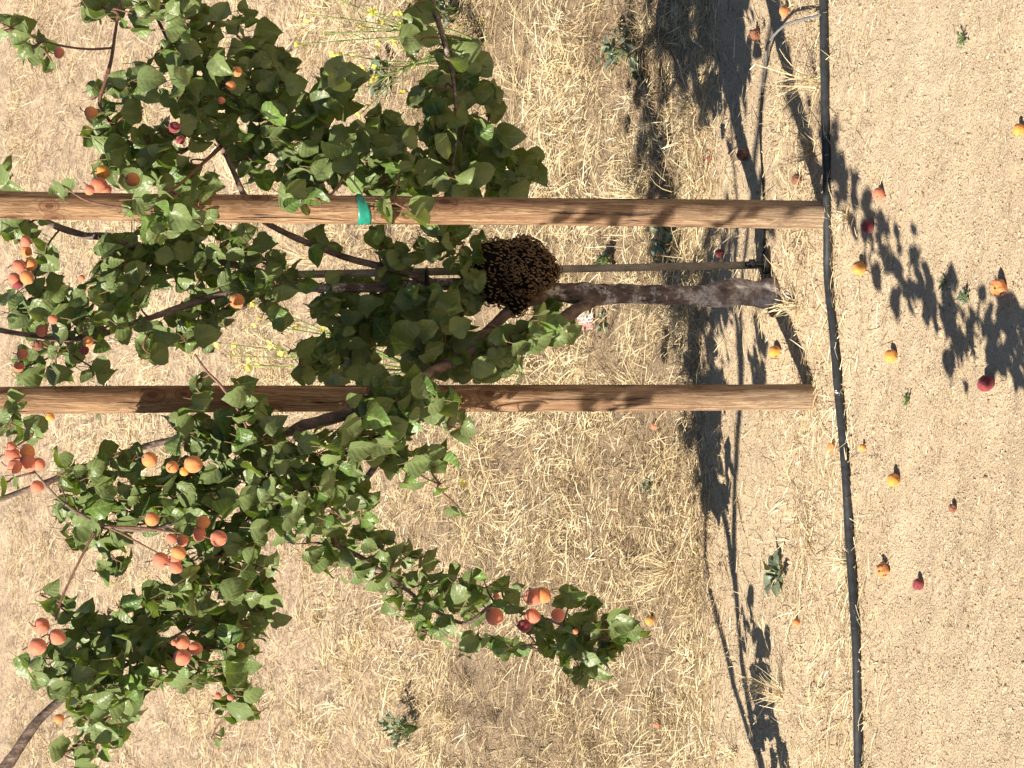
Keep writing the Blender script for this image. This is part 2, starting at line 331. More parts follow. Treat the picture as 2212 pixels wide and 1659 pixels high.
def clumps(n, k):
    x = R.uniform(-2.2, 2.2, n); y = R.uniform(1.1, 6.5, n); kp = R.rand(n) < vnoise(x*2.5, y*2, 41)*1.3; x = x[kp]; y = y[kp]; n = len(x)
    a0 = R.uniform(0, 6.28, n); az = np.repeat(a0, k)+R.normal(0, .75, n*k); el = np.abs(R.normal(.35, .35, n*k)); xx = np.repeat(x, k)+R.normal(0, .02, n*k); yy = np.repeat(y, k)+R.normal(0, .02, n*k)
    d = np.stack([np.cos(az)*np.cos(el), np.sin(az)*np.cos(el), np.sin(el)+.22*np.sin(az)], -1); L = R.uniform(.03, .12, n*k)*np.repeat(R.uniform(.6, 1.2, n), k)
    bv = R.normal(0, .2, (n*k, 3)); bv[:, 2] = -.35*np.sin(el)-.05; rnd = np.clip(np.repeat(R.normal(.62, .2, n), k)+R.normal(0, .16, n*k), 0, 1)
    V, Q, A = ribbons(np.stack([xx, yy, height(xx, yy)+.002], -1), d, L, R.uniform(.001, .0026, n*k), bv, rnd, 4)
    return mesh_np('grass_mats', V, Q, {'rnd': A})
tag(link('grass_mats', clumps(900, 55), [M['straw']]), 'flattened swirling mats of longer dry grass on the slope', 'dry grass', None, 'stuff')
band = lambda x, y: np.clip(.05+.85*np.exp(-((y-1.02)/.14)**2)+.55*np.exp(-((y-.16-.12*x)/.13)**2)*vnoise(x*4, y*5, 12)*1.3+.45*np.exp(-((y+.10-.13*x)/.07)**2)+sum(1.2*np.exp(-((x-a_)**2+(y-b_)**2)/.005) for a_, b_ in ((.47, -.01), (-.03, .09), (.27, .41))), 0, 1)*(.35+.9*vnoise(x*5, y*6, 10))
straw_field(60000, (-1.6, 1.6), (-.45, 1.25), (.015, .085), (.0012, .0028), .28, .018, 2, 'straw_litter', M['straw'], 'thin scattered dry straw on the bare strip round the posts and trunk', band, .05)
ck = lambda x, y: .14+1.3*vnoise(x*2.2, y*7, 14)*vnoise(x*9, y*14, 15)*1.7
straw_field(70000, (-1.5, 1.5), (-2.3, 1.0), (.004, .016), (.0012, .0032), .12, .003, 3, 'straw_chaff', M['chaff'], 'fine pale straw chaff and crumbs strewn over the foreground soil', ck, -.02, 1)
# gravel crumbs
def gravel(n):
    base = np.array([[1, 0, 0], [-1, 0, 0], [0, 1, 0], [0, -1, 0], [0, 0, 1], [0, 0, -1]], float)
    F = np.array([[0, 2, 4], [2, 1, 4], [1, 3, 4], [3, 0, 4], [2, 0, 5], [1, 2, 5], [3, 1, 5], [0, 3, 5]])
    x = R.uniform(-1.5, 1.5, n); y = R.uniform(-2.3, 1.1, n); s = .0013+.0040*R.rand(n)**3
    V = base[None]*s[:, None, None]*R.uniform(.6, 1.3, (n, 6, 1)); V[..., 0] += x[:, None]; V[..., 1] += y[:, None]; V[..., 2] = V[..., 2]*.7+(height(x, y)+s*.3)[:, None]
    Q = (np.arange(n)[:, None, None]*6+F[None]).reshape(-1, 3)
    return mesh_np('gravel', V.reshape(-1, 3), Q, {'rnd': np.repeat(R.rand(n), 6)}, smooth=False)
def clods(n):
    base = np.array([[1, 0, 0], [.5, .87, 0], [-.5, .87, 0], [-1, 0, 0], [-.5, -.87, 0], [.5, -.87, 0], [.55, .2, .7], [-.3, .45, .75], [-.3, -.45, .7]], float)
    F = np.array([[0, 1, 6], [1, 7, 6], [1, 2, 7], [2, 3, 7], [3, 8, 7], [3, 4, 8], [4, 5, 8], [5, 6, 8], [5, 0, 6], [6, 7, 8]])
    x = R.uniform(-1.5, 1.5, n); y = R.uniform(-2.3, 1.1, n); k = R.rand(n) < .12+vnoise(x*3, y*9, 61)*vnoise(x*12, y*20, 62)*2.2; x = x[k]; y = y[k]; n = len(x); s = .0025+.0085*R.rand(n)**4
    V = base[None]*s[:, None, None]*R.uniform(.6, 1.3, (n, 9, 1)); a = R.uniform(0, 6.28, n)[:, None]; X, Y_ = V[..., 0]*1.3, V[..., 1]
    V = np.stack([X*np.cos(a)-Y_*np.sin(a)+x[:, None], X*np.sin(a)+Y_*np.cos(a)+y[:, None], V[..., 2]*.9+(height(x, y)-s*.15)[:, None]], -1)
    return mesh_np('clods', V.reshape(-1, 3), (np.arange(n)[:, None, None]*9+F[None]).reshape(-1, 3), smooth=False)
tag(link('soil_clods', clods(9000), [M['soil']]), 'small crumbled clods of the same dusty soil', 'soil crumbs', None, 'stuff')
tag(link('gravel', gravel(13000), [M['chaff']]), 'tiny pale stones and soil crumbs on the foreground', 'gravel', None, 'stuff')

# ------------------------------------------------------------------ leaves
LT = np.array([0, .05, .14, .28, .43, .58, .73, .86, .95, 1.]); LW = np.array([.06, .28, .43, .50, .48, .41, .30, .15, .045, .0])
LU = np.array([-1, -.66, -.33, 0, .33, .66, 1.])
def leaves(B, T, Nn, L, wr=1.0, fold=None, curl=None, prof=LW, narrow=None):
    n = len(B); T = T/np.linalg.norm(T, axis=1)[:, None]; Sd = np.cross(Nn, T); Sd /= np.linalg.norm(Sd, axis=1)[:, None]+1e-9; Nn = np.cross(T, Sd)
    fold = R.uniform(.03, .75, n) if fold is None else fold; curl = R.uniform(.1, 1.5, n)*np.sign(R.rand(n)-.12) if curl is None else curl
    ph = R.uniform(0, 6.3, n); amp = R.uniform(.02, .12, n); W = L*wr*R.uniform(.82, 1.02, n)
    t = LT[None, :, None]; u = LU[None, None, :]; wv = prof[None, :, None]
    ser = 1+.075*R.normal(size=(n, len(LT), 1))*(np.abs(u) > .9)
    twist = R.normal(0, .35, n)[:, None, None]
    side = u*wv*W[:, None, None]*ser; au = np.abs(u)
    c = np.where(np.abs(curl) < .05, .05, curl)[:, None, None]; Lc = L[:, None, None]
    al = Lc*np.sin(c*t)/c; nn = -Lc*(1-np.cos(c*t))/c
    nn = nn+fold[:, None, None]*au*wv*W[:, None, None]+amp[:, None, None]*Lc*np.sin(7*t+ph[:, None, None]+2*(u > 0))*au**1.5+.007*Lc*np.sin(26*(t-.3*au)+ph[:, None, None])*au
    nn = nn+np.sin(twist*t)*side; side = side*np.cos(fold[:, None, None]*.7)
    V = B[:, None, None]+side[..., None]*Sd[:, None, None]+(al+0*u)[..., None]*T[:, None, None]+nn[..., None]*Nn[:, None, None]
    nr, nc = len(LT), len(LU); i, j = np.meshgrid(np.arange(nr-1), np.arange(nc-1), indexing='ij')
    q = np.stack([i*nc+j, i*nc+j+1, (i+1)*nc+j+1, (i+1)*nc+j], -1).reshape(-1, 4)
    Q = (np.arange(n)[:, None, None]*(nr*nc)+q[None]).reshape(-1, 4)
    uv = np.stack(np.broadcast_arrays(LU[None, :], LT[:, None]), -1).reshape(-1, 2); uv = np.tile(uv, (n, 1))
    return V.reshape(-1, 3), Q, uv, nr*nc
def unit(v): return v/(np.linalg.norm(v, axis=-1, keepdims=True)+1e-9)

# foliage masses read from the photograph: x, y, radius (photo units), depth of the mass (m behind the right post)
BL_R = """25 60 40;80 100 32;112 132 18;20 392 28;2 380 30;230 25 36;290 30 42;340 20 38;400 40 48;460 50 48;520 40 36;556 92 36;596 112 24;380 110 48;430 140 52;480 170 50;540 130 45;590 155 38;632 155 22;400 200 48;460 230 52;520 210 52;580 220 48;640 190 26;360 282 18;225 200 22;272 190 34;312 178 30;235 240 30;280 245 34;215 295 26;250 312 36;286 335 42;328 305 40;378 300 26;250 368 36;310 370 40;352 352 46;382 385 46;430 380 46;430 270 42;500 290 48;560 280 50;620 262 46;678 256 40;650 310 46;540 340 36;560 368 30;640 370 46;660 415 40;700 305 46;760 305 42;820 292 42;858 302 44;730 350 46;790 360 50;850 370 50;900 362 44;680 395 42;820 410 35;718 160 34;742 196 40;702 222 28;810 252 18;905 20 24;905 92 24;965 112 30;1000 125 34;1035 150 24;910 200 20;960 205 40;1012 192 36;1055 215 28;948 252 34;962 290 34;1010 262 36;1058 242 20;1000 322 42;1042 308 34;1080 294 24;950 350 46;1002 388 46;1060 382 42;1110 370 36;1150 352 28;1130 400 28;1080 412 24;970 412 36;915 405 26"""
BL_RF = """140 405 22;300 440 30;325 470 38;370 450 36;420 440 38;440 470 28;640 430 26;690 432 24;830 442 24;905 460 24;350 490 30"""
BL_M = """20 490 26;70 505 36;100 560 26;40 655 34;100 640 44;150 652 44;62 682 36;230 650 44;285 618 40;230 590 30;270 570 44;245 530 28;320 520 44;380 515 38;330 575 46;305 642 32;255 690 42;322 720 26;205 705 44;150 712 42;112 745 26;80 782 32;130 808 28;212 800 28;56 806 26;155 765 22;380 560 50;430 540 40;440 592 48;490 525 32;540 535 42;580 572 42;535 600 34;600 612 36;560 640 36;505 642 44;600 692 30;642 605 34;690 532 32;425 692 44;372 730 46;330 768 26;430 735 30;470 692 34;700 635 42;724 665 34;652 750 22;690 762 34;740 682 44;770 640 36;682 800 36;722 790 40;762 750 44;802 700 44;832 662 34;780 800 36;840 590 34;828 522 26;880 560 36;905 625 38;950 660 40;900 682 44;850 722 44;902 740 46;960 712 44;1000 690 30;1010 740 36;930 790 46;980 792 36;1030 790 32;1080 786 34;1128 790 20;1062 752 26;985 520 34;938 512 40;1000 565 30;1018 625 36;1045 645 28;1170 672 24;1200 702 36;1150 722 24;1192 662 20;1238 712 16"""
BL_L = """20 925 34;70 940 32;240 1000 36;290 990 32;190 1030 44;150 1012 34;20 1040 20;170 1100 44;230 1080 46;290 1060 46;350 1062 46;400 1042 46;450 1052 46;400 905 26;420 960 36;460 950 46;520 980 46;580 950 46;540 925 40;480 930 34;620 1000 46;680 980 46;740 970 46;790 935 36;835 962 42;880 985 34;930 975 26;952 995 28;900 1022 28;950 1045 18;990 1095 15;700 1040 46;760 1022 44;780 1062 34;640 1062 46;580 1032 46;530 1052 46;600 1102 42;660 1112 42;720 1102 44;780 1108 30;822 920 44;182 1150 34;240 1140 46;300 1132 44;360 1122 34;250 1208 38;420 1132 36;480 1122 46;540 1112 42;530 1170 42;480 1200 46;420 1210 44;556 1222 38;592 1230 20;350 1290 42;300 1302 32;260 1322 24;410 1272 46;460 1272 46;520 1270 46;566 1290 38;592 1336 20"""
BL_LF = """436 815 20;440 858 26;525 860 32;545 885 36;800 866 34;842 845 32;900 856 44;950 862 38;885 905 34;982 888 28;1000 925 14;30 880 30"""
BL_N = """100 1282 22;140 1310 24;180 1350 34;240 1370 44;300 1360 46;360 1340 46;420 1330 40;470 1340 42;520 1340 42;556 1350 34;70 1438 22;120 1420 38;170 1412 46;230 1430 46;290 1420 46;350 1412 46;440 1400 46;500 1400 42;536 1410 34;112 1468 36;160 1480 44;210 1490 46;260 1480 46;320 1460 40;380 1450 34;430 1450 28;490 1450 36;190 1540 38;240 1548 38;282 1530 28;205 1598 34;160 1618 30;230 1588 32;178 1645 18;530 1500 34;502 1530 32;556 1538 14;478 1592 22;422 1478 14"""
BL_B = """640 1150 34;690 1172 40;740 1170 38;800 1142 34;830 1180 34;722 1218 28;770 1230 38;820 1240 38;880 1202 32;925 1200 22;860 1280 38;912 1262 34;902 1320 38;950 1290 38;922 1368 24;960 1360 32;990 1262 32;1012 1310 36;1022 1388 32;1080 1388 24;1052 1272 32;1098 1262 22;1090 1302 26;1150 1360 30;1160 1392 32;1210 1372 36;1230 1302 32;1262 1332 38;1280 1390 40;1310 1342 36;1330 1400 32;1358 1370 36;1392 1376 18;1250 1440 30;1262 1464 16;1300 1428 28;1210 1402 22;1110 1400 26"""
def blobs(s): return [tuple(float(q) for q in a.split()) for a in s.split(';')]
TREE = []; NEIGH = []
for a in blobs(BL_R): TREE.append((*a, .30+.12*math.sin(a[0]*.013)))
for a in blobs(BL_RF): TREE.append((*a, -.14))
for a in blobs(BL_M): TREE.append((*a, .30+.12*math.sin(a[0]*.017+1)))
for a in blobs(BL_L): TREE.append((*a, -.12+.10*math.sin(a[0]*.011+a[1]*.01)))
for a in blobs(BL_LF): TREE.append((*a, -.10))
for a in blobs(BL_N): NEIGH.append((*a, -.05+.1*math.sin(a[1]*.02)))
for a in blobs(BL_B): TREE.append((*a, .58))

# hanging fruit: x, y, diameter, kind (d also paints shaded fruit darker)
FR = """127 114 24 p;196 243 26 o;377 275 24 d;390 302 19 d;498 185 20 o;478 217 15 p;512 155 22 o;222 372 30 y;212 400 34 p;193 410 22 p;228 410 24 p;286 388 29 o;55 521 24 p;57 544 24 o;40 575 27 p;66 571 28 o;30 602 26 p;58 599 28 o;38 614 22 d;176 600 14 p;114 690 20 p;90 714 26 p;82 745 24 b;190 738 22 o;182 757 20 d;48 765 24 p;40 793 22 p;512 650 31 o;24 965 22 p;27 984 32 p;31 1008 30 p;58 976 33 o;60 1000 36 p;84 1003 28 p;80 1052 28 p;108 900 18 y;323 993 33 o;372 1009 26 o;417 1003 36 o;398 1018 20 y;328 1121 30 o;438 1128 28 o;430 1155 30 p;472 1163 34 p;370 1163 22 p;394 1168 26 p;347 1211 35 p;385 1194 30 o;380 1208 27 p;379 1226 27 p"""
FR_B = """1068 1331 38 p;1152 1290 37 p;1172 1286 34 o;1150 1331 32 p;1205 1329 30 p;1243 1364 12 p;1132 1352 26 d;1072 1288 14 p"""
FR_N = """90 1352 34 p;123 1376 34 p;81 1397 36 p;394 1388 32 p;422 1401 29 p;393 1420 34 p;376 1388 14 p;520 1395 16 y;127 1553 21 o;471 1503 15 p;497 1506 14 p"""
def depth_at(x, y, bl, dx=0.):
    b = min(bl, key=lambda q: math.hypot(q[0]-x, q[1]-y)-q[2]*.5); return b[3]
def fruits(s, bl, off=-.17):
    out = []
    for a in s.split(';'):
        x, y, d, k = a.split(); x, y, d = float(x), float(y), float(d); Y = depth_at(x, y, bl)+off-.02*R.rand(); out.append((x, y, d, k, Y))
    return out
for a in blobs("1078 522 13;1150 716 28;1108 742 34;1062 768 32;1190 705 26;1030 560 16;1020 600 24;1035 520 14"): TREE.append((*a, .10 if a[1] > 650 else .22))
FT = fruits(FR, TREE)+fruits(FR_B, TREE); FN = fruits(FR_N, NEIGH)

def crown(bl, limbs, parent, fr, name='crown', dens=1.3):
    B = []; T = []; Nn = []; L = []; C = []
    for (x, y, r, Y) in bl:
        c = P(x, y, Y); small = (700 < x < 1120 and y > 1130)
        n = max(2, int(round((r/24.0)**2*(3.1 if not small else 2.9)*dens)))
        for _ in range(n):
            a = R.uniform(0, 6.283); q = r*math.sqrt(R.rand()); yy = Y+R.normal(0, .075)
            px, py = x+q*math.cos(a), y+q*math.sin(a)
            out = math.cos(a)*DOWN+math.sin(a)*(-RIGHT)
            cw, sw = (1.3, .7) if (y < 450 and x > 560) or (x > 740 and 640 < y < 960) else ((.35, 1.5) if y > 880 else (.8, 1.2))
            l = .036+.058*R.beta(1.4, 1.7)+(.008 if cw > 1 else -.003) if not small else R.uniform(.04, .072)
            if r < 24: l *= .85
            t = np.array([0, 0, -1.])*R.uniform(.1, 1.3)+out*.5*q/r+R.normal(0, .42, 3); t /= np.linalg.norm(t)
            nv = np.array([0, -1., 0])*R.uniform(0, cw)+SUND*R.uniform(.2, sw)+np.array([0, 0, .4])+R.normal(0, .38, 3)
            if R.rand() < .1: nv = -nv
            p = P(px, py, yy)-t*l*.5
            skip = False
            for (fx, fy, fd, k, fY) in fr:
                if yy < fY+.07 and math.hypot(px-fx, py-fy) < fd*.42+l*700*.36: skip = True; break
            if skip: continue
            B.append(p); T.append(t); Nn.append(nv); L.append(l); C.append(c)
    B = np.array(B); T = np.array(T); Nn = np.array(Nn); L = np.array(L); C = np.array(C)
    V, Q, uv, k = leaves(B, T, Nn, L)
    rnd = np.clip(R.beta(2, 2.2, len(B)), 0, 1)
    ac = Acc(); ac.add(V, Q, 0, np.repeat(rnd, k), uv)
    d = unit(unit(C-B)*.6-T*.5+np.array([0, 0, .5])+R.normal(0, .2, B.shape)); e = B+d*R.uniform(.018, .035, len(B))[:, None]
    sx = unit(np.cross(d, np.array([0, 1., .3])))*.0012; sy = np.cross(d, sx)
    PV = np.stack([B+sx, B-sx*.5+sy, B-sx*.5-sy, e+sx, e-sx*.5+sy, e-sx*.5-sy], 1).reshape(-1, 3)
    kk = np.arange(len(B))[:, None, None]*6; PQ = (kk+np.array([[0, 1, 4, 3], [1, 2, 5, 4], [2, 0, 3, 5]])[None]).reshape(-1, 4)
    ac.add(PV, PQ, 1, .5)
    o = link(name, ac.mesh(name), [M['leaf'], M['petiole']], parent)
    # thin shoots from the limbs out to each mass of leaves
    S3 = np.vstack([spline(np.array(l_)[:, :3], 6) for l_ in limbs]); tw = Acc()
    cs = np.array([P(x, y, Y) for (x, y, r, Y) in bl]); D1 = np.linalg.norm(cs[:, None]-S3[None], axis=2); best = D1.min(1)*.8; src = S3[D1.argmin(1)]; todo = set(range(len(bl)))
    while todo:
        k = min(todo, key=lambda q: best[q]); todo.remove(k); c = cs[k]; s0 = src[k]; r = bl[k][2]
        mdl = (s0+c)/2+R.normal(0, .012, 3)+np.array([0, 0, .02]); e2 = c+unit(c-s0)*r/770*.7+R.normal(0, .01, 3)
        v_, q_ = tube([s0, mdl, c, e2], [.0034, .0027, .0022, .001], 5, 4, .15); tw.add(v_, q_)
        if 400 < bl[k][1] < 500 and bl[k][3] < -.13: continue
        dk = np.linalg.norm(cs-c, axis=1)
        for q in todo:
            if dk[q] < best[q]: best[q] = dk[q]; src[q] = c
    link('twigs', tw.mesh('twigs'), [M['twig']], parent)
    return o

# ------------------------------------------------------------------ the apricot tree
def pl(s, Ys, rs):
    q = [tuple(float(v) for v in a.split()) for a in s.split(';')]
    if np.ndim(Ys) == 0: Ys = [Ys]*len(q)
    return [(*P(x, y, Y), r) for (x, y), Y, r in zip(q, Ys, rs)]
tb = GT(1668, 636); TY = tb[1]
tree = empty('apricot_tree', tb, 'young fruiting apricot tree with whitewashed trunk standing between and behind the two posts', 'tree')
tp = [(tb[0]-.003, tb[1], tb[2]-.08, .060), (tb[0], tb[1], tb[2]-.005, .050), (*P(1630, 634, TY), .0375), (*P(1585, 630, TY), .041), (*P(1545, 637, TY), .037), (*P(1500, 638, TY), .0295), (*P(1400, 636, TY), .0275), (*P(1320, 635, TY), .029), (*P(1260, 636, TY), .033), (*P(1210, 632, TY), .027), (*P(1120, 622, TY), .021), (*P(1000, 614, TY), .018), (*P(900, 616, TY), .0165), (*P(830, 620, TY), .015), (*P(740, 622, TY), .0135), (*P(640, 622, TY), .012), (*P(510, 629, TY-.05), .0105)]
tp = np.array(tp); v_, q_ = tube(tp[:, :3], tp[:, 3], 20, 8, .10)
link('trunk', mesh_np('trunk', v_, q_), [M['bark']], tree)
LIMBS = [
 pl('1300 640;1255 662;1210 694;1130 735;1050 752;960 790;900 820;820 872;740 897;660 918;620 935;540 945;450 938;350 955;280 975;180 1010;80 1050;-60 1100', [TY, TY-.02, TY-.05, TY-.1, TY-.14, TY-.2, TY-.25, TY-.3, TY-.32, TY-.3, TY-.28, TY-.2, TY-.1, TY, TY, TY, TY, TY], [.019, .0195, .018, .0165, .0155, .0155, .015, .0155, .016, .0155, .013, .011, .010, .009, .008, .008, .008, .007]),
 pl('510 629;460 640;400 660;350 678;300 694;180 732;50 722;-60 700', TY-.05, [.0105, .010, .010, .009, .008, .0075, .007, .006]),
 pl('1190 638;1140 652;1100 672;1070 700;1030 732;990 760', [TY, TY-.04, TY-.06, TY-.06, TY-.08, TY-.12], [.016, .017, .0165, .015, .013, .011]),
 pl('940 612;860 585;760 560;690 535;620 505;560 470;528 423;500 360;476 312;430 220;380 120;330 20;300 -60', TY-.02, [.012, .011, .010, .009, .0085, .0085, .008, .0075, .007, .006, .005, .004, .003]),
 pl('700 622;600 600;520 575;440 560;340 545;280 530;240 512;180 508;120 488;40 455;-50 440', TY+.02, [.010, .010, .010, .010, .0105, .0105, .0105, .010, .009, .008, .007]),
 pl('440 300;380 330;300 330;225 245;216 215;228 175;240 130;246 90;252 50;262 -20', TY-.05, [.005, .005, .005, .0048, .0055, .0055, .005, .0045, .004, .003]),
 pl('243 104;190 106;140 100;95 88;50 70;-10 45', TY-.05, [.0035, .0032, .003, .003, .0025, .002]),
 pl('925 -60;934 0;948 50;962 100;980 180;985 265;982 330;965 400', TY-.1, [.009, .0085, .008, .0075, .005, .004, .0035, .0025]),
 pl('820 872;760 930;700 1000;640 1050;560 1075;470 1090;400 1120;320 1145;230 1137;190 1120;130 1080;75 1020', [.1, .0, -.05, -.1, -.12, -.15, -.15, -.17, -.17, -.17, -.18, -.2], [.011, .010, .009, .0085, .008, .007, .006, .005, .0045, .004, .0035, .003]),
 pl('900 820;840 960;760 1080;720 1165;790 1210;870 1268;910 1300;960 1330;1010 1345;1070 1305;1130 1325;1200 1345;1290 1380;1360 1380', [.15, .3, .42, .52, .55, .56, .56, .56, .56, .55, .55, .55, .55, .55], [.010, .009, .0085, .008, .0075, .007, .0065, .006, .0055, .005, .0045, .004, .003, .002]),
 pl('478 316;430 360;385 400;330 432;290 452', [TY-.02, .15, -.07, -.15, -.16], [.006, .005, .004, .0035, .0025]),
 pl('760 330;740 385;715 420;690 432', [.35, .05, -.10, -.14], [.004, .0035, .003, .002]),
 pl('860 330;862 390;850 430;872 448;905 458', [.35, .05, -.12, -.14, -.14], [.004, .0035, .003, .0025, .002]),
 pl('232 1138;300 1140;350 1146;394 1152', -.3, [.0035, .0035, .003, .0025]), pl('232 1138;270 1156;310 1178;342 1195', -.3, [.003, .003, .0025, .002]),
 pl('205 1148;180 1195;155 1245;135 1290;120 1340', -.2, [.0035, .0035, .003, .003, .0025]),
 pl('640 1050;560 1130;500 1200;450 1270;400 1340', -.12, [.006, .0055, .005, .004, .003]),
 pl('420 765;445 800;470 825;490 850;512 882;525 905;540 945', -.16, [.003, .0035, .004, .004, .004, .0035, .003]),
]
for l in LIMBS:
    l = np.array(l); v_, q_ = tube(l[:, :3], l[:, 3], 10, 7, .14); link('limb', mesh_np('limb', v_, q_), [M['bark2'] if l[:, 3].max() > .006 else M['twig']], tree)
crown(TREE, LIMBS+[[tuple(a) for a in tp[8:]]], tree, FT+[(779, 462, 60, 'x', .0)])
# rubber tie round trunk and stake
v_, q_ = tube([P(925, 632, TY-.02), P(923, 618, TY-.035), P(922, 600, TY-.03), P(922, 585, TY-.01), P(922, 584, TY+.03), P(924, 632, TY+.03), P(925, 634, TY-.018)], [.006]*7, 6, 4); link('rubber_tie', mesh_np('rubber_tie', v_, q_), [M['blackp']], tree)

def fruit_mesh(name, seed, squash=1.0, wrinkle=0., split=False):
    nu, nv = 28, 18; rr = np.random.RandomState(seed)
    th = np.linspace(0, 2*math.pi, nu, endpoint=False)[None]; ph = np.linspace(0.02, math.pi-.02, nv)[:, None]
    x = np.sin(ph)*np.cos(th); y = np.sin(ph)*np.sin(th); z = np.cos(ph)+0*th
    r = 1-.10*np.exp(-(np.minimum(th, 2*math.pi-th)/.22)**2)*np.sin(ph)**.6
    r = r*(1-.16*np.exp(-(ph/.30)**2))*(1+.05*np.exp(-((math.pi-ph)/.35)**2))
    r = r*(1+wrinkle*(vnoise(th*2.5+3*seed+0*ph, ph*3+0*th, seed)-.5)+.05*(vnoise(x*1.5+5, y*1.5+z+5, seed)-.5))
    if split: a = .9; r = r*(1-.42*np.exp(-((th-a)/.38)**2-((ph-1.3)/.55)**2))
    V = np.stack([x*r, y*r, z*r*squash], -1).reshape(-1, 3)
    i, j = np.meshgrid(np.arange(nv-1), np.arange(nu), indexing='ij'); j2 = (j+1) % nu
    Q = np.stack([i*nu+j, (i+1)*nu+j, (i+1)*nu+j2, i*nu+j2], -1).reshape(-1, 4); mi = np.zeros(len(Q), int)
    if split:
        tt = (j.ravel()+.5)/nu*2*math.pi; pp = (i.ravel()+.5)/nv*math.pi; mi[((tt-.9)/.36)**2+((pp-1.3)/.5)**2 < 1] = 1
    e = len(V); V = np.vstack([V, [[0, 0, squash*.86]], [[0, 0, -squash*1.04]]]); jj = np.arange(0, nu, 2)
    Q = np.vstack([Q, np.stack([np.full(len(jj), e), jj, jj+1, (jj+2) % nu], -1), np.stack([np.full(len(jj), e+1), (nv-1)*nu+(jj+2) % nu, (nv-1)*nu+jj+1, (nv-1)*nu+jj], -1)])
    mi = np.concatenate([mi, np.zeros(len(jj)*2, int)])
    return mesh_np(name, V*.5, Q, mi=mi)
KM = dict(p='pink', o='orange', y='yellow', d='darkred_shaded', b='brown')
FM = {}
for k, mn in KM.items():
    for s in range(3):
        me = fruit_mesh('apricot_'+k, s+1, .96+.05*s, .04 if k != 'b' else .35); me.materials.append(M[mn]); FM[k, s] = me
def hang(frs, parent):
    for n_, (x, y, d, k, Y) in enumerate(frs):
        c = P(x, y, Y); z = (c-CAM)@FWD; s = d/FPX*z*1.04
        o = bpy.data.objects.new('apricot', FM[k, n_ % 3]); COL.objects.link(o); o.parent = parent; o.matrix_parent_inverse = Matrix.Translation(-Vector(parent.location))
        o.location = c; o.scale = (s, s, s*R.uniform(.96, 1.08)); o.rotation_euler = (R.normal(0, .35), R.normal(0, .35), R.uniform(0, 6.28))
        v_, q_ = tube([(0, 0, .36), (.03, .05, .62), (.12, .3, .85)], [.05, .04, .05], 6, 3)
        if n_ == 0 and 'stk' not in FM: me = mesh_np('fruit_stalk', v_, q_); me.materials.append(M['twig']); FM['stk'] = me
        st = bpy.data.objects.new('fruit_stalk', FM['stk']); COL.objects.link(st); st.parent = o
hang(FT, tree)

# ------------------------------------------------------------------ neighbouring tree, only its drooping limb in view
nb = np.array([-2.05, -.02, hz(-2.05, -.02)])
neigh = empty('apricot_tree', nb, 'neighbouring apricot tree reaching in at the corner with one thick knobbly drooping limb', 'tree')
v_, q_ = tube([nb-[0, 0, .1], nb+[.02, -.02, .35], nb+[.05, -.05, .8], nb+[.1, -.15, 1.3], nb+[.2, -.55, 1.8], nb+[.3, -1.0, 2.3]], [.036, .028, .023, .019, .016, .012], 14, 8, .1); link('trunk', mesh_np('trunk', v_, q_), [M['bark']], neigh)
NL = [[(*(nb+[.1, -.15, 1.3]), .024), (*P(-120, 1800, -.05), .019), (*P(-20, 1690, -.05), .0165), (*P(20, 1646, -.05), .0145), (*P(80, 1560, -.05), .012), (*P(139, 1508, -.05), .0095), (*P(200, 1480, -.06), .007), (*P(300, 1420, -.08), .005), (*P(420, 1350, -.1), .003)],
      [(*(nb+[.05, -.05, .8]), .018), (-1.75, .2, 1.1, .014), (-1.5, .15, 1.15, .009), (-1.3, .2, .95, .005)],
      [(*(nb+[.3, -1.0, 2.3]), .016), (-1.55, -1.35, 2.55, .012), (-1.4, -1.7, 2.7, .008), (-1.5, -2.2, 2.7, .005)],
      [(*(nb+[.2, -.55, 1.8]), .018), (-1.7, -.75, 2.1, .012), (-1.5, -.9, 2.4, .008), (-1.25, -1.0, 2.65, .005)]]
for l in NL:
    l = np.array(l); v_, q_ = tube(l[:, :3], l[:, 3], 10, 7, .16); link('limb', mesh_np('limb', v_, q_), [M['bark2']], neigh)
# its leafy shoots outside the frame, which dapple the ground: placed where their shade falls in the orchard
def caster(x, y, t):
    p = GT(x, y)+SUND*t; px, py = proj(p[None])
    return p
CAST = []
def shade(pts, r, n=6, dep=None):
    for (x, y) in pts:
        p = GT(x, y) if dep is None else P(x, y, dep)
        for _ in range(n):
            q = p+R.normal(0, r*1.25, 3)*[1, .8, 0]; h = .35
            while h < 3.2:
                c = q+SUND*(h/SUND[2]); px, py = proj(c[None])
                if py[0] > 1735 or px[0] < -75: break
                h += .05
            CAST.append(c+SUND*R.uniform(0, .15))
shade([(1800, 340), (1815, 390), (1840, 440), (1870, 480), (1890, 530), (1920, 545), (1950, 590), (1975, 560), (2000, 620), (2030, 660), (2045, 620), (2060, 680), (2075, 720), (2110, 680), (2140, 700), (2160, 650), (2160, 730), (2190, 700), (2190, 770), (2215, 740), (2215, 690), (2220, 790)], .034, 10)
shade([(1800, 290), (1790, 320), (1775, 250)], .03, 6)
shade([(1605, 1340), (1625, 1350), (1640, 1380), (1640, 1410), (1635, 1470), (1645, 1500), (1660, 1520), (1640, 1540), (1655, 1560), (1680, 1600), (1690, 1650)], .03, 9)
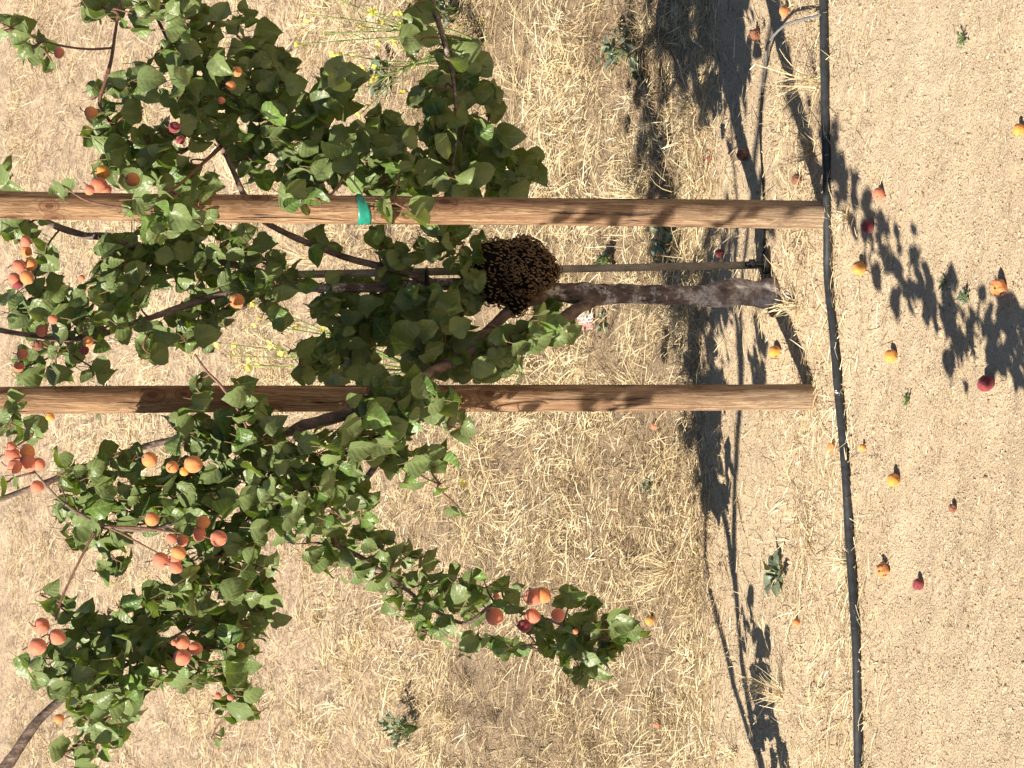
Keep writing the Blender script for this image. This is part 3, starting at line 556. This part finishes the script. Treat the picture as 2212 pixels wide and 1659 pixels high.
shade([(1530, 500), (1550, 530), (1530, 560), (1545, 600), (1530, 620), (1510, 680), (1530, 700), (1500, 720), (1540, 740), (1505, 770), (1500, 810), (1530, 810), (1475, 930), (1510, 900), (1540, 880), (1520, 930), (1540, 960), (1520, 990), (1500, 640), (1520, 650), (1560, 580), (1575, 520), (1565, 620), (1500, 760), (1555, 690), (1580, 500), (1530, 850), (1550, 840)], .034, 10)
shade([(1630, 690), (1640, 720), (1630, 760), (1625, 800), (1640, 800), (1630, 830)], .022, 6)
shade([(1185, 455), (1215, 450), (1240, 460), (1300, 470), (1350, 462), (1400, 475), (1440, 452), (1490, 470), (1535, 458), (1580, 474), (1620, 455), (1680, 468)], .03, 1, -.04)
shade([(1250, 462), (1330, 455), (1420, 462), (1460, 458), (1600, 462)], .025, 2, -.04)
shade([(1275, 862), (1310, 870), (1345, 868), (1365, 875), (1150, 860)], .02, 2, .06)
CAST = np.array(CAST)
n = len(CAST); T_ = np.array([0, 0, -.8])+R.normal(0, .4, (n, 3)); V, Q, uv, k = leaves(CAST, T_, SUND*.8+R.normal(0, .5, (n, 3)), R.uniform(.038, .075, n))
link('leaves', mesh_np('leaves', V, Q, {'rnd': np.repeat(R.rand(n), k)}, uv), [M['leaf']], neigh)
crown(NEIGH, NL[:1], neigh, FN); hang(FN, neigh)

# ------------------------------------------------------------------ posts
def post(bx, by, top_y, r0, r1, label, seed):
    b = GT(bx, by); t = P(0, top_y, b[1]); d = t-b; hgt = 2.62; k = hgt/d[2]; top = b+d*k
    o = empty('wooden_post', b, label, 'post', 'round timber posts beside the tree')
    n = 420; zs = np.linspace(-.25, hgt, n); c = b[None]+d[None]*(zs/d[2])[:, None]; rr = r0+(r1-r0)*np.clip(zs/2.3, 0, 1.1)+.0008*np.sin(zs*5+seed)
    c[:, 0] += .002*np.sin(zs*2.1+seed); rr[-1] *= .85
    v_, q_ = tube(c, rr, 40, 1, .012)
    kr = np.random.RandomState(seed*11); kz = kr.uniform(.1, 2.5, 16); ka = kr.uniform(-2.9, -.3, 16); ks = kr.uniform(.010, .017, 16)
    cc = np.vstack([np.repeat(c, 40, 0), c[:1], c[-1:]]); rel = v_-cc; an = np.arctan2(rel[:, 1], rel[:, 0]); zz_ = v_[:, 2]-b[2]; kn = np.zeros(len(v_))
    for z_, a_, s_ in zip(kz, ka, ks):
        da = (an-a_+math.pi) % (2*math.pi)-math.pi; d2 = (da*r0/s_)**2+((zz_-z_)/(s_*1.5))**2; kn = np.maximum(kn, np.exp(-d2*.5))
    me = mesh_np('timber', v_-b, q_, {'rnd': kn}); ob = link('timber', me, [M['wood']]); ob.parent = o; ob.rotation_euler[2] = 0
    return o, b, d
post_r, pb, pd = post(1786, 466, 442, .0388, .0362, 'round pine post behind the hose end, wrapped with a green plastic tie', 1)
post_l, qb, qd = post(1755, 856, 866, .0375, .0355, 'round pine post further left, leafy branch across its middle and cracks at its foot', 4)
def band(o, b, d, xs, w, r, skew, name='tie_band', full=1.0):
    nseg = 40; A = Acc(); th = np.linspace(0, 2*math.pi*full, nseg); zc = (P(xs, 466, b[1])-b)[2]; ctr = b+d*(zc/d[2])
    rows = []
    for k, q in enumerate(np.linspace(-.5, .5, 6)):
        ww = w*(.75+.35*np.cos(th+2.6)); rows.append(np.stack([ctr[0]+(r+.0012*math.sin(k*2.1)+.001*np.sin(th*3+k))*np.cos(th), ctr[1]+(r+.0014*math.sin(k*2.6))*np.sin(th), ctr[2]+q*ww+skew*np.cos(th)], -1))
    V = np.vstack(rows); i, j = np.meshgrid(np.arange(5), np.arange(nseg-1), indexing='ij'); Q = np.stack([i*nseg+j, i*nseg+j+1, (i+1)*nseg+j+1, (i+1)*nseg+j], -1).reshape(-1, 4)
    ob = link(name, mesh_np(name, V, Q), [M['green_tape']], o); md = ob.modifiers.new('s', 'SOLIDIFY'); md.thickness = .0008; md.offset = 1
band(post_r, pb, pd, 779, .033, .0392, .007)
band(post_l, qb, qd, 897, .022, .0385, -.006)

# ------------------------------------------------------------------ stake, hose, drip line
sb = GT(1655, 572); top = P(690, 592, sb[1]-.0); dd = top-sb
stake = empty('wooden_stake', sb, 'thin square weathered stake standing just right of the trunk', 'stake')
pts = [sb-dd*.05, sb+dd*.25, sb+dd*.5, sb+dd*1.0, sb+dd*1.12]; v_, q_ = tube(pts, [.0155, .0150, .0150, .0150, .0150], 4, 4, 0, True)
link('shaft', mesh_np('shaft', v_, q_, smooth=False), [M['stake']], stake)
hp = [(1786, -160), (1787, 0), (1788, 120), (1790, 260), (1792, 400), (1795, 500), (1800, 600), (1808, 700), (1818, 830), (1827, 930), (1835, 1040), (1844, 1150), (1852, 1270), (1856, 1400), (1860, 1520), (1864, 1659), (1869, 1860)]
hc = np.array([GT(x, y) for x, y in hp]); hc[:, 2] += .006
xa = np.sort(hc[:, 0]); o_ = np.argsort(hc[:, 0]); xs = np.concatenate([np.linspace(-3.2, xa[0]-.1, 8), xa, np.linspace(xa[-1]+.1, 3.2, 8)])
ys = np.interp(xs, xa, hc[o_, 1]); sl_ = -.04; ys[:8] += sl_*0
hpt = np.stack([xs, ys, height(xs, ys)*.5+np.interp(xs, xs, np.convolve(np.pad(height(xs, ys), 2, 'edge'), np.ones(5)/5, 'valid'))*.5+.0105], -1)
hose = empty('irrigation_hose', hc[8], 'long black irrigation hose lying across the soil in front of both posts', 'hose')
v_, q_ = tube(hpt, [.0132]*len(hpt), 16, 6, .012); link('pipe', mesh_np('pipe', v_, q_), [M['hose']], hose)
# white printed mark: a small curved patch of strokes standing just proud of the pipe
hm = GT(1817, 850); ym = np.interp(hm[0], xs, hpt[:, 1]); zm = np.interp(hm[0], xs, hpt[:, 2]); ac = Acc()
for (u0, u1, a0, a1) in [(-.008, -.0055, -.45, .4), (-.0055, .004, .25, .4), (.0015, .004, -.5, .25), (-.0055, .0015, -.12, .02), (.004, .009, -.5, -.36), (.0065, .009, -.2, .1)]:
    aa = np.linspace(a0, a1, 5)+math.radians(125); rr = .0131
    Vv = []
    for u in (u0, u1): Vv += [(hm[0]+u, ym+rr*math.cos(a), zm+rr*math.sin(a)) for a in aa]
    ac.add(np.array(Vv), np.array([[k, k+1, k+6, k+5] for k in range(4)]))
link('printed_mark', ac.mesh('printed_mark'), [M['white']], hose)
h0 = GT(1786, 28); h0[2] += .013
dl = [h0, P(1772, 34, h0[1]+.0)+[0, .0, .004], GT(1735, 52)+[0, 0, .045], GT(1705, 80)+[0, 0, .05], GT(1680, 105)+[0, 0, .035], GT(1662, 140)+[0, 0, .012], GT(1650, 200)+[0, 0, .006], GT(1646, 280)+[0, 0, .005], GT(1650, 370)+[0, 0, .005], GT(1656, 470)+[0, 0, .006], GT(1654, 540)+[0, 0, .006], GT(1652, 562)+[0, 0, .008]]
drip = empty('drip_tube', h0, 'thin dripper tube arching from the hose and running along shaded ground to the stake', 'tube')
v_, q_ = tube(dl[:7], [.0042, .0042, .004, .004, .004, .0038, .0036], 8, 6); link('tube', mesh_np('tube', v_, q_), [M['greytube']], drip)
v_, q_ = tube(dl[6:], [.0036]*6, 8, 6); link('tube', mesh_np('tube', v_, q_), [M['blackp']], drip)
e = GT(1655, 572)+[0, -.03, 0]; ac = Acc()
for (a, b_, r_) in [((-.028, 0, .012), (.03, 0, .012), .011), ((0, 0, 0), (0, 0, .075), .0075), ((-.012, 0, .055), (.014, 0, .055), .010)]:
    v_, q_ = tube([e+a, e+(np.array(a)+b_)/2, e+b_], [r_, r_*1.05, r_], 8, 2, 0); ac.add(v_, q_)
link('dripper', ac.mesh('dripper'), [M['blackp']], drip)

# ------------------------------------------------------------------ bee swarm
def bee_parts():
    ac = Acc()
    def ell(c, r, mi, nu=8, nv=6, stripes=None):
        th = np.linspace(0, 2*math.pi, nu, endpoint=False)[None]; ph = np.linspace(.12, math.pi-.12, nv)[:, None]
        V = np.stack([r[0]*np.cos(ph)+0*th, r[1]*np.sin(ph)*np.cos(th), r[2]*np.sin(ph)*np.sin(th)], -1).reshape(-1, 3)+c
        i, j = np.meshgrid(np.arange(nv-1), np.arange(nu), indexing='ij'); Q = np.stack([i*nu+j, i*nu+(j+1) % nu, (i+1)*nu+(j+1) % nu, (i+1)*nu+j], -1).reshape(-1, 4)
        m_ = np.array([stripes[k] for k in i.ravel()]) if stripes else np.full(len(Q), mi)
        Q = np.vstack([Q, [[0, 2, 4, 6]], [[(nv-1)*nu+6, (nv-1)*nu+4, (nv-1)*nu+2, (nv-1)*nu]]]); m_ = np.concatenate([m_, [mi, mi]])
        ac.add(V, Q, m_)
    ell(np.array([-.0032, 0, .0022]), (.0042, .0018, .0017), 0, 8, 8, [0, 2, 2, 1, 2, 1, 1]); ell(np.array([.0018, 0, .0026]), (.0019, .0019, .0018), 1); ell(np.array([.0042, 0, .0022]), (.0012, .0015, .0012), 0)
    for s in (-1, 1):
        V = np.array([(.0020, .0010*s, .0038), (.0003, .0022*s, .0036), (-.0042, .0030*s, .0030), (-.0060, .0024*s, .0028), (-.004, .0015*s, .0034), (-.001, .0010*s, .0040)])
        ac.add(V, [[0, 1, 4, 5], [1, 2, 3, 4]], 3)
        for lx in (.003, .0015, -.0003): v_, q_ = tube([(lx, .001*s, .0018), (lx+.0006, .0034*s, .0022), (lx+.0004, .0046*s, 0)], [.0003, .00025, .0002], 4, 1); ac.add(v_, q_, 0)
    return np.vstack(ac.V), np.vstack(ac.Q), np.concatenate(ac.M)
BV, BQ, BM = bee_parts()
SY = TY-.085
ELL = [(P(1130, 578, SY), .092, .080, .072), (P(1075, 560, SY), .07, .055, .055), (P(1172, 592, SY), .045, .045, .05), (P(1112, 640, SY+.03), .045, .05, .045), (P(1070, 600, SY+.02), .06, .07, .05)]
def sdf_r(d):
    c0 = ELL[0][0]; best = np.zeros(len(d))
    for (c, rz, rx, ry) in ELL:
        s = np.array([1/rx, 1/ry, 1/rz]); o = (c0-c)*s; dd_ = d*s; a = (dd_**2).sum(1); b_ = dd_@o; k = o@o-1; disc = b_*b_-a*k
        t = np.where(disc > 0, (-b_+np.sqrt(np.maximum(disc, 0)))/a, 0); best = np.maximum(best, t)
    return best
nu, nv = 64, 40; th = np.linspace(0, 2*math.pi, nu, endpoint=False); ph = np.linspace(.02, math.pi-.02, nv); PH, TH_ = np.meshgrid(ph, th, indexing='ij')
dv = np.stack([np.sin(PH)*np.cos(TH_), np.sin(PH)*np.sin(TH_), np.cos(PH)], -1).reshape(-1, 3)
def swarm_r(d): return sdf_r(d)*(1+.09*(vnoise(d[:, 0]*4+9, d[:, 2]*4+d[:, 1]*3+9, 77)-.5)*2)
swarm = empty('bee_swarm', ELL[0][0], 'dark clump of honeybees clinging round the fork of the trunk and hanging above the stake', 'bee swarm')
CV = ELL[0][0]+dv*(swarm_r(dv)-.004)[:, None]; i, j = np.meshgrid(np.arange(nv-1), np.arange(nu), indexing='ij')
link('cluster_core', mesh_np('cluster_core', CV, np.stack([i*nu+j, (i+1)*nu+j, (i+1)*nu+(j+1) % nu, i*nu+(j+1) % nu], -1).reshape(-1, 4)), [M['core']], swarm)
nb_ = 2500; gi = np.arange(nb_)+.5; zz = 1-2*gi/nb_; tt = gi*2.399963; dirs = np.stack([np.sqrt(1-zz*zz)*np.cos(tt), np.sqrt(1-zz*zz)*np.sin(tt), zz], -1); dirs = unit(dirs+R.normal(0, .012, dirs.shape))
rr = swarm_r(dirs); eps = 1e-3
def nrm(d):
    a = unit(np.cross(d, [0.3, .5, .8])); b_ = np.cross(d, a); p0 = d*swarm_r(d)[:, None]; p1 = unit(d+a*eps); p2 = unit(d+b_*eps)
    n_ = np.cross(p1*swarm_r(p1)[:, None]-p0, p2*swarm_r(p2)[:, None]-p0); n_ = unit(n_); return n_*np.sign((n_*d).sum(1))[:, None]
bn = nrm(dirs); bp = ELL[0][0]+dirs*rr[:, None]-bn*.001+bn*(R.uniform(0, .005, nb_)+.006*(R.rand(nb_) < .08))[:, None]
up = unit(np.array([0, 0, 1.])+R.normal(0, .55, (nb_, 3))+np.array([.35, 0, 0])); bx = unit(up-bn*(up*bn).sum(1)[:, None]); by = np.cross(bn, bx)
rad_keep = R.rand(nb_) < np.clip((rr/.095)**2*.75, .2, .85); bs = R.uniform(.85, 1.0, nb_)
facing = (bn*unit(CAM-bp)).sum(1)+R.normal(0, .15, nb_); idx = np.where(rad_keep)[0]; order = idx[np.argsort(-facing[idx])]
BMATS = [M['bee_d'], M['bee_a'], M['bee_l'], M['bee_w']]
bee_me = [mesh_np('bee', BV, BQ, mi=BM)]
for mt in BMATS: bee_me[0].materials.append(mt)
for k in order[:100]:
    o = bpy.data.objects.new('bee', bee_me[0]); COL.objects.link(o); o.parent = swarm; o.matrix_parent_inverse = Matrix.Translation(-Vector(swarm.location))
    mm = Matrix((( *bx[k],), (*by[k],), (*bn[k],))).transposed().to_4x4(); o.matrix_basis = Matrix.Translation(bp[k]) @ mm @ Matrix.Scale(float(bs[k]), 4)
rest = order[100:]; fr_ = np.stack([bx[rest], by[rest], bn[rest]], 1)*bs[rest][:, None, None]
AV = (np.einsum('vk,nkj->nvj', BV, fr_)+bp[rest][:, None]).reshape(-1, 3); AQ = (np.arange(len(rest))[:, None, None]*len(BV)+BQ[None]).reshape(-1, 4)
o = link('bees', mesh_np('bees', AV, AQ, mi=np.tile(BM, len(rest))), BMATS, swarm); o['kind'] = 'stuff'

# ------------------------------------------------------------------ fallen fruit
FALL = [
 (1703, 25, 24, 'o', 0, 'pale orange fallen apricot among straw where the dripper tube leaves the hose'),
 (1640, 75, 25, 'b', 0, 'brownish fallen apricot in the tree shade close under the dripper tube arch'),
 (1613, 335, 26, 'b', 1, 'half-rotten orange-brown fallen apricot on dark shaded soil beside the dripper tube'),
 (1730, 388, 23, 'b', 0, 'small dark brown fallen apricot in shade between the hose and the tied post'),
 (1562, 547, 19, 'd', 0, 'small dark red fallen apricot in the shade strip behind the stake'),
 (1537, 343, 13, 'd', 0, 'tiny shrivelled red fallen fruit at the edge of the weeds in shade'),
 (1908, 420, 27, 'p', 0, 'red-orange fallen apricot with a dark stem end, just in front of the tied post'),
 (1885, 490, 29, 'd', 0, 'smooth dark red fallen apricot touching the leaf shade in front of the hose'),
 (1867, 579, 30, 'y', 0, 'plain orange-yellow fallen apricot on sunlit soil in front of the trunk'),
 (2172, 622, 38, 'o', 1, 'large split orange fallen apricot with brown hollow, nearest the viewer'),
 (1935, 770, 29, 'y', 0, 'half red half yellow fallen apricot lying alone before the left post'),
 (2143, 828, 37, 'd', 0, 'large dark red cleft fallen apricot at the tip of the leaf shade'),
 (1684, 760, 28, 'y', 0, 'bright yellow-orange fallen apricot in straw between trunk and left post'),
 (1679, 672, 24, 'b', 0, 'brown-orange fallen apricot tucked against the trunk foot'),
 (1805, 965, 22, 'o', 0, 'reddish orange fallen apricot lying right behind the hose'),
 (1869, 967, 16, 'y', 0, 'narrow yellow piece of apricot just in front of the hose'),
 (1941, 1037, 30, 'y', 0, 'golden orange fallen apricot on bare soil before the hose, left of the left post'),
 (2065, 1097, 19, 'b', 0, 'small dried brown fallen apricot on open bare foreground'),
 (1918, 1232, 31, 'o', 1, 'wrinkled orange fallen apricot with a torn side in the left foreground'),
 (1993, 1262, 25, 'd', 0, 'pinkish dark red fallen apricot beside the wrinkled orange one'),
 (1726, 1345, 18, 'o', 0, 'small orange fallen apricot in straw below the grey-green weed'),
 (1412, 1340, 21, 'y', 0, 'orange-yellow fallen apricot at the grass edge under the lowest leafy branch tip'),
 (1420, 920, 17, 'p', 0, 'small red fallen apricot in the dry grass behind the left post'),
 (1425, 1565, 15, 'p', 0, 'tiny red fruit in the dry grass at the far left edge'),
 (2211, 281, 27, 'y', 0, 'yellow fallen apricot cut by the bottom edge of the view')]
for n_, (x, y, d, k, sp, lab) in enumerate(FALL):
    p = GT(x, y+0.); z = (p-CAM)@FWD; s = d/FPX*z
    me = fruit_mesh('apricot', 20+n_, R.uniform(.88, 1.02), .05+.12*R.rand()+(.25 if k == 'b' or sp else 0), bool(sp)); me.materials.append(M[KM[k]]); me.materials.append(M['rot'])
    o = bpy.data.objects.new('fallen_apricot', me); COL.objects.link(o); o.location = (p[0], p[1]+.0, hz(p[0], p[1])+s*.40)
    o.scale = (s*1.04, s*1.04, s); o.rotation_euler = (R.uniform(.6, 2.2), R.uniform(-.6, .6), R.uniform(0, 6.28)) if not sp else (-.5, 0, math.pi-.2)
    tag(o, lab, 'apricot', 'apricots fallen on the ground')
    v_, q_ = tube([(0, 0, .40), (.01, .02, .46), (.03, .03, .50)], [.05, .06, .03], 6, 2); st = mesh_np('stem_end', v_, q_); st.materials.append(M['rot'])
    so_ = bpy.data.objects.new('stem_end', st); COL.objects.link(so_); so_.parent = o

# ------------------------------------------------------------------ weeds
WP = np.array([.05, .12, .22, .34, .42, .40, .30, .20, .08, 0.])
def weed(x, y, n, L, label, upness=.35, name='weed', spread=.02, stem=0.0):
    b = GT(x, y); ac = Acc(); az = np.linspace(0, 2*math.pi, n, endpoint=False)+R.normal(0, .35, n)
    el = np.clip(R.normal(upness, .3, n), .02, 1.4); T = np.stack([np.cos(az)*np.cos(el), np.sin(az)*np.cos(el), np.sin(el)], -1)
    B = b+T*R.uniform(.2, 1, n)[:, None]*spread+np.array([0, 0, .008])+np.array([0, 0, 1])*(R.rand(n)*stem)[:, None]
    Ls = L*R.uniform(.5, 1.15, n); V, Q, uv, k = leaves(B, T, np.tile([0, -.2, 1.], (n, 1))+R.normal(0, .35, (n, 3)), Ls, .95, prof=WP, curl=R.uniform(-.2, 1.1, n))
    ac.add(V, Q, 0, np.repeat(R.rand(n), k), uv)
    for q in range(n):
        v_, q_ = tube([b, (b+B[q])/2+[0, 0, .004], B[q]+T[q]*.002], [.0016, .0014, .001], 5, 2); ac.add(v_, q_, 1)
    o = link(name, ac.mesh(name), [M['weed'], M['gstem']]); o.data.transform(Matrix.Translation(-Vector(b))); o.location = b
    return tag(o, label, 'weed', 'green weeds growing on the orchard floor')
weed(1690, 1240, 15, .062, 'grey-green leafy weed alone on bare soil, spreading flat, left of the left post', .25, spread=.035)
weed(1375, 110, 26, .05, 'green leafy weed clump in brown grass, right of the tied post', .5, spread=.06, stem=.06)
weed(1392, 150, 12, .055, 'pale green broad-leaved weed just below the brown grass clump', .4, spread=.04)
weed(1000, 25, 34, .06, 'dark green bushy weed at the far right edge behind the leafy limb', .7, spread=.08, stem=.16)
weed(1458, 512, 20, .045, 'dark green weed showing between the tied post and the trunk', .4, spread=.05, stem=.03)
weed(1326, 562, 30, .03, 'small grey-green rounded weed just right of the stake', .7, spread=.03, stem=.03)
weed(905, 1572, 46, .034, 'dark grey-green bushy weed in the dry grass at lower far left', .8, spread=.07, stem=.08)
weed(2092, 640, 26, .016, 'little pale green weed at the edge of the leaf shade in the foreground', .5, spread=.014)
weed(2045, 610, 18, .011, 'low olive weed inside the foreground leaf shade', .3, spread=.018)
weed(1965, 862, 24, .009, 'tiny olive ground-hugging weed in front of the left post', .2, spread=.02)
weed(2085, 85, 24, .010, 'low dull green weed on the sunny soil in the right foreground', .3, spread=.022)
weed(1412, 1050, 16, .03, 'small dark green weed in dry grass, left of the left post', .4, spread=.03)
weed(1310, 700, 9, .03, 'tiny fresh green weed in straw left of the trunk', .4, spread=.03)
weed(230, 870, 14, .06, 'grey-green weed low on the far slope', .5, spread=.05)
weed(360, 300, 10, .07, 'far green weed on the slope seen through the upper leaves', .5, spread=.06)
weed(850, 170, 24, .05, 'green leafy weed at the foot of the yellow mustard', .5, spread=.06, stem=.05)

def mustard(x, y, tips, label):
    b = GT(x, y); root = empty('mustard_plant', b, label, 'wildflower', 'yellow flowering mustard plants in the dry grass'); st = Acc(); fl = Acc()
    for (tx, ty) in tips:
        Y = b[1]+R.normal(0, .06); e = P(tx, ty, Y); m1 = b*.55+e*.45+R.normal(0, .03, 3); v_, q_ = tube([b, m1, e], [.0045, .0032, .0018], 5, 5); st.add(v_, q_)
        sp_ = spline([b, m1, e], 5)
        for q in sp_[4:-1]:
            if R.rand() < .55:
                e2 = q+unit((e-b)*1.0+R.normal(0, .25, 3))*R.uniform(.04, .12); v_, q_ = tube([q, e2], [.0018, .0013], 4, 1); st.add(v_, q_)
                if R.rand() < .5: flower(root, e2)
        for _ in range(3): flower(root, e+R.normal(0, .012, 3))
    link('stems', st.mesh('stems'), [M['gstem']], root)
FLW = []
def flower(root, c):
    if not FLW:
        ac = Acc(); n = np.array([0, 0, 1.])
        for k in range(4):
            t = k*math.pi/2+.3; u = np.array([math.cos(t), math.sin(t), 0]); v = np.cross(n, u)
            ac.add(np.array([n*0, u*.6+v*.45+n*.15, u*1.1+n*.3, u*.6-v*.45+n*.15]), [[0, 1, 2, 3]])
        me = ac.mesh('flower'); me.materials.append(M['yfl']); FLW.append(me)
    o = bpy.data.objects.new('flower', FLW[0]); COL.objects.link(o); o.parent = root; o.matrix_parent_inverse = Matrix.Translation(-Vector(root.location)); o.location = c
    s_ = R.uniform(.009, .015); o.scale = (s_, s_, s_); o.rotation_euler = (R.normal(.8, .5), R.normal(-.3, .5), R.uniform(0, 6))
mustard(1045, 95, [(668, 30), (700, 72), (738, 0), (744, 118), (805, 20), (820, 90), (785, 150), (805, 175), (640, 96), (860, 30), (770, 255), (790, 60), (1035, 50), (760, 205)], 'tall sprawling mustard plant with small yellow flowers at the upper right')
mustard(900, 800, [(548, 650), (560, 700), (585, 740), (470, 740), (505, 770), (540, 790), (615, 765), (640, 700)], 'mustard plant with yellow flowers seen behind the leaves between the posts')
mustard(560, 600, [(330, 590), (352, 597), (520, 345), (400, 610)], 'faint mustard sprigs with yellow flowers seen high between the posts')
mustard(1040, 1250, [(880, 1590), (1010, 1060), (1055, 900), (750, 1490), (1060, 1420)][1:3], 'thin mustard stem with few pale flowers in dry grass left of the left post')

def tuft(x, y, n, L, lean, label, spreadv=.5):
    b = GT(x, y); az = R.uniform(0, 6.283, n); el = R.uniform(.25, 1.4, n)
    d = np.stack([np.cos(az)*np.cos(el), np.sin(az)*np.cos(el), np.sin(el)], -1)*spreadv+np.array(lean); d = unit(d)
    bv = R.normal(0, .12, (n, 3)); bv[:, 2] -= .25; base = b+R.normal(0, .012, (n, 3))*[1, 1, 0]
    V, Q, A = ribbons(base, d, L*R.uniform(.45, 1.1, n), R.uniform(.0014, .003, n), bv, np.clip(R.normal(.7, .2, n), 0, 1), 5)
    me = mesh_np('dry_grass_tuft', V-b, Q, {'rnd': A}); o = link('dry_grass_tuft', me, [M['straw']]); o.location = b
    tag(o, label, 'grass tuft', 'dry grass tufts standing out from the litter')
tuft(1765, 178, 45, .20, (-.05, .1, .75), 'pale dry grass tuft leaning over the shade beside the hose at far right')
tuft(1500, 235, 60, .16, (.3, -.3, .5), 'sunlit pale tuft at the weed edge right of the tied post', .8)
tuft(1720, 660, 40, .11, (-.1, .1, .6), 'short dry tuft in front of the trunk foot')
tuft(1690, 1500, 55, .12, (.4, -.1, .4), 'wispy dry tuft over the narrow shade at far left', .8)
tuft(1838, 1215, 60, .09, (.1, .3, .4), 'fine yellowish tuft against the back of the hose on the left', .9)
tuft(1650, 1480, 40, .11, (0, .1, .5), 'small dry tuft at the left edge behind the hose', .9)
tuft(1480, 690, 70, .14, (0, 0, .6), 'golden tuft on the grass edge left of the trunk', .9)
tuft(1450, 1230, 70, .15, (0, -.2, .5), 'golden tuft on the grass edge far left of the left post', .9)
tuft(1380, 420, 90, .2, (-.3, 0, .4), 'bright tangled dry tuft behind the tied post', .9)
tuft(560, 1180+20, 60, .22, (0, 0, .8), 'upright pale tuft on the slope beside the hanging fruit', .6)
tuft(690, 560, 50, .25, (-.1, 0, .8), 'long bleached dry tuft on the slope between the posts', .5)
tuft(1750, 330, 50, .09, (0, 0, .4), 'dull dry tuft in shade beside the hose', 1.)
tuft(1590, 1690-60, 40, .1, (0, 0, .5), 'thin dry tuft at far lower left behind the narrow shade', 1.)
tuft(1830, 470, 40, .07, (.1, -.2, .4), 'wiry brown tuft at the hose in front of the tied post', 1.)

# crumpled scrap by the trunk
b = GT(1288, 697); rootS = empty('crumpled_scrap', b, 'crumpled pink and white speckled scrap caught in the dry grass left of the trunk fork', 'litter')
for mm_, sx, nm in (('scrapp', -.008, 'pink_sheet'), ('scrapw', .014, 'white_sheet')):
    q = 12; U, W_ = np.meshgrid(np.linspace(-1, 1, q), np.linspace(-1, 1, q), indexing='ij'); V = np.stack([U*.022+sx+.006*R.rand(q, q), W_*.018, .03+.014*R.rand(q, q)+.02*W_], -1).reshape(-1, 3)+b
    i, j = np.meshgrid(np.arange(q-1), np.arange(q-1), indexing='ij'); ok = (R.rand((q-1)*(q-1)) < .72)
    link(nm, mesh_np(nm, V, np.stack([i*q+j, (i+1)*q+j, (i+1)*q+j+1, i*q+j+1], -1).reshape(-1, 4)[ok], smooth=False), [M[mm_]], rootS)
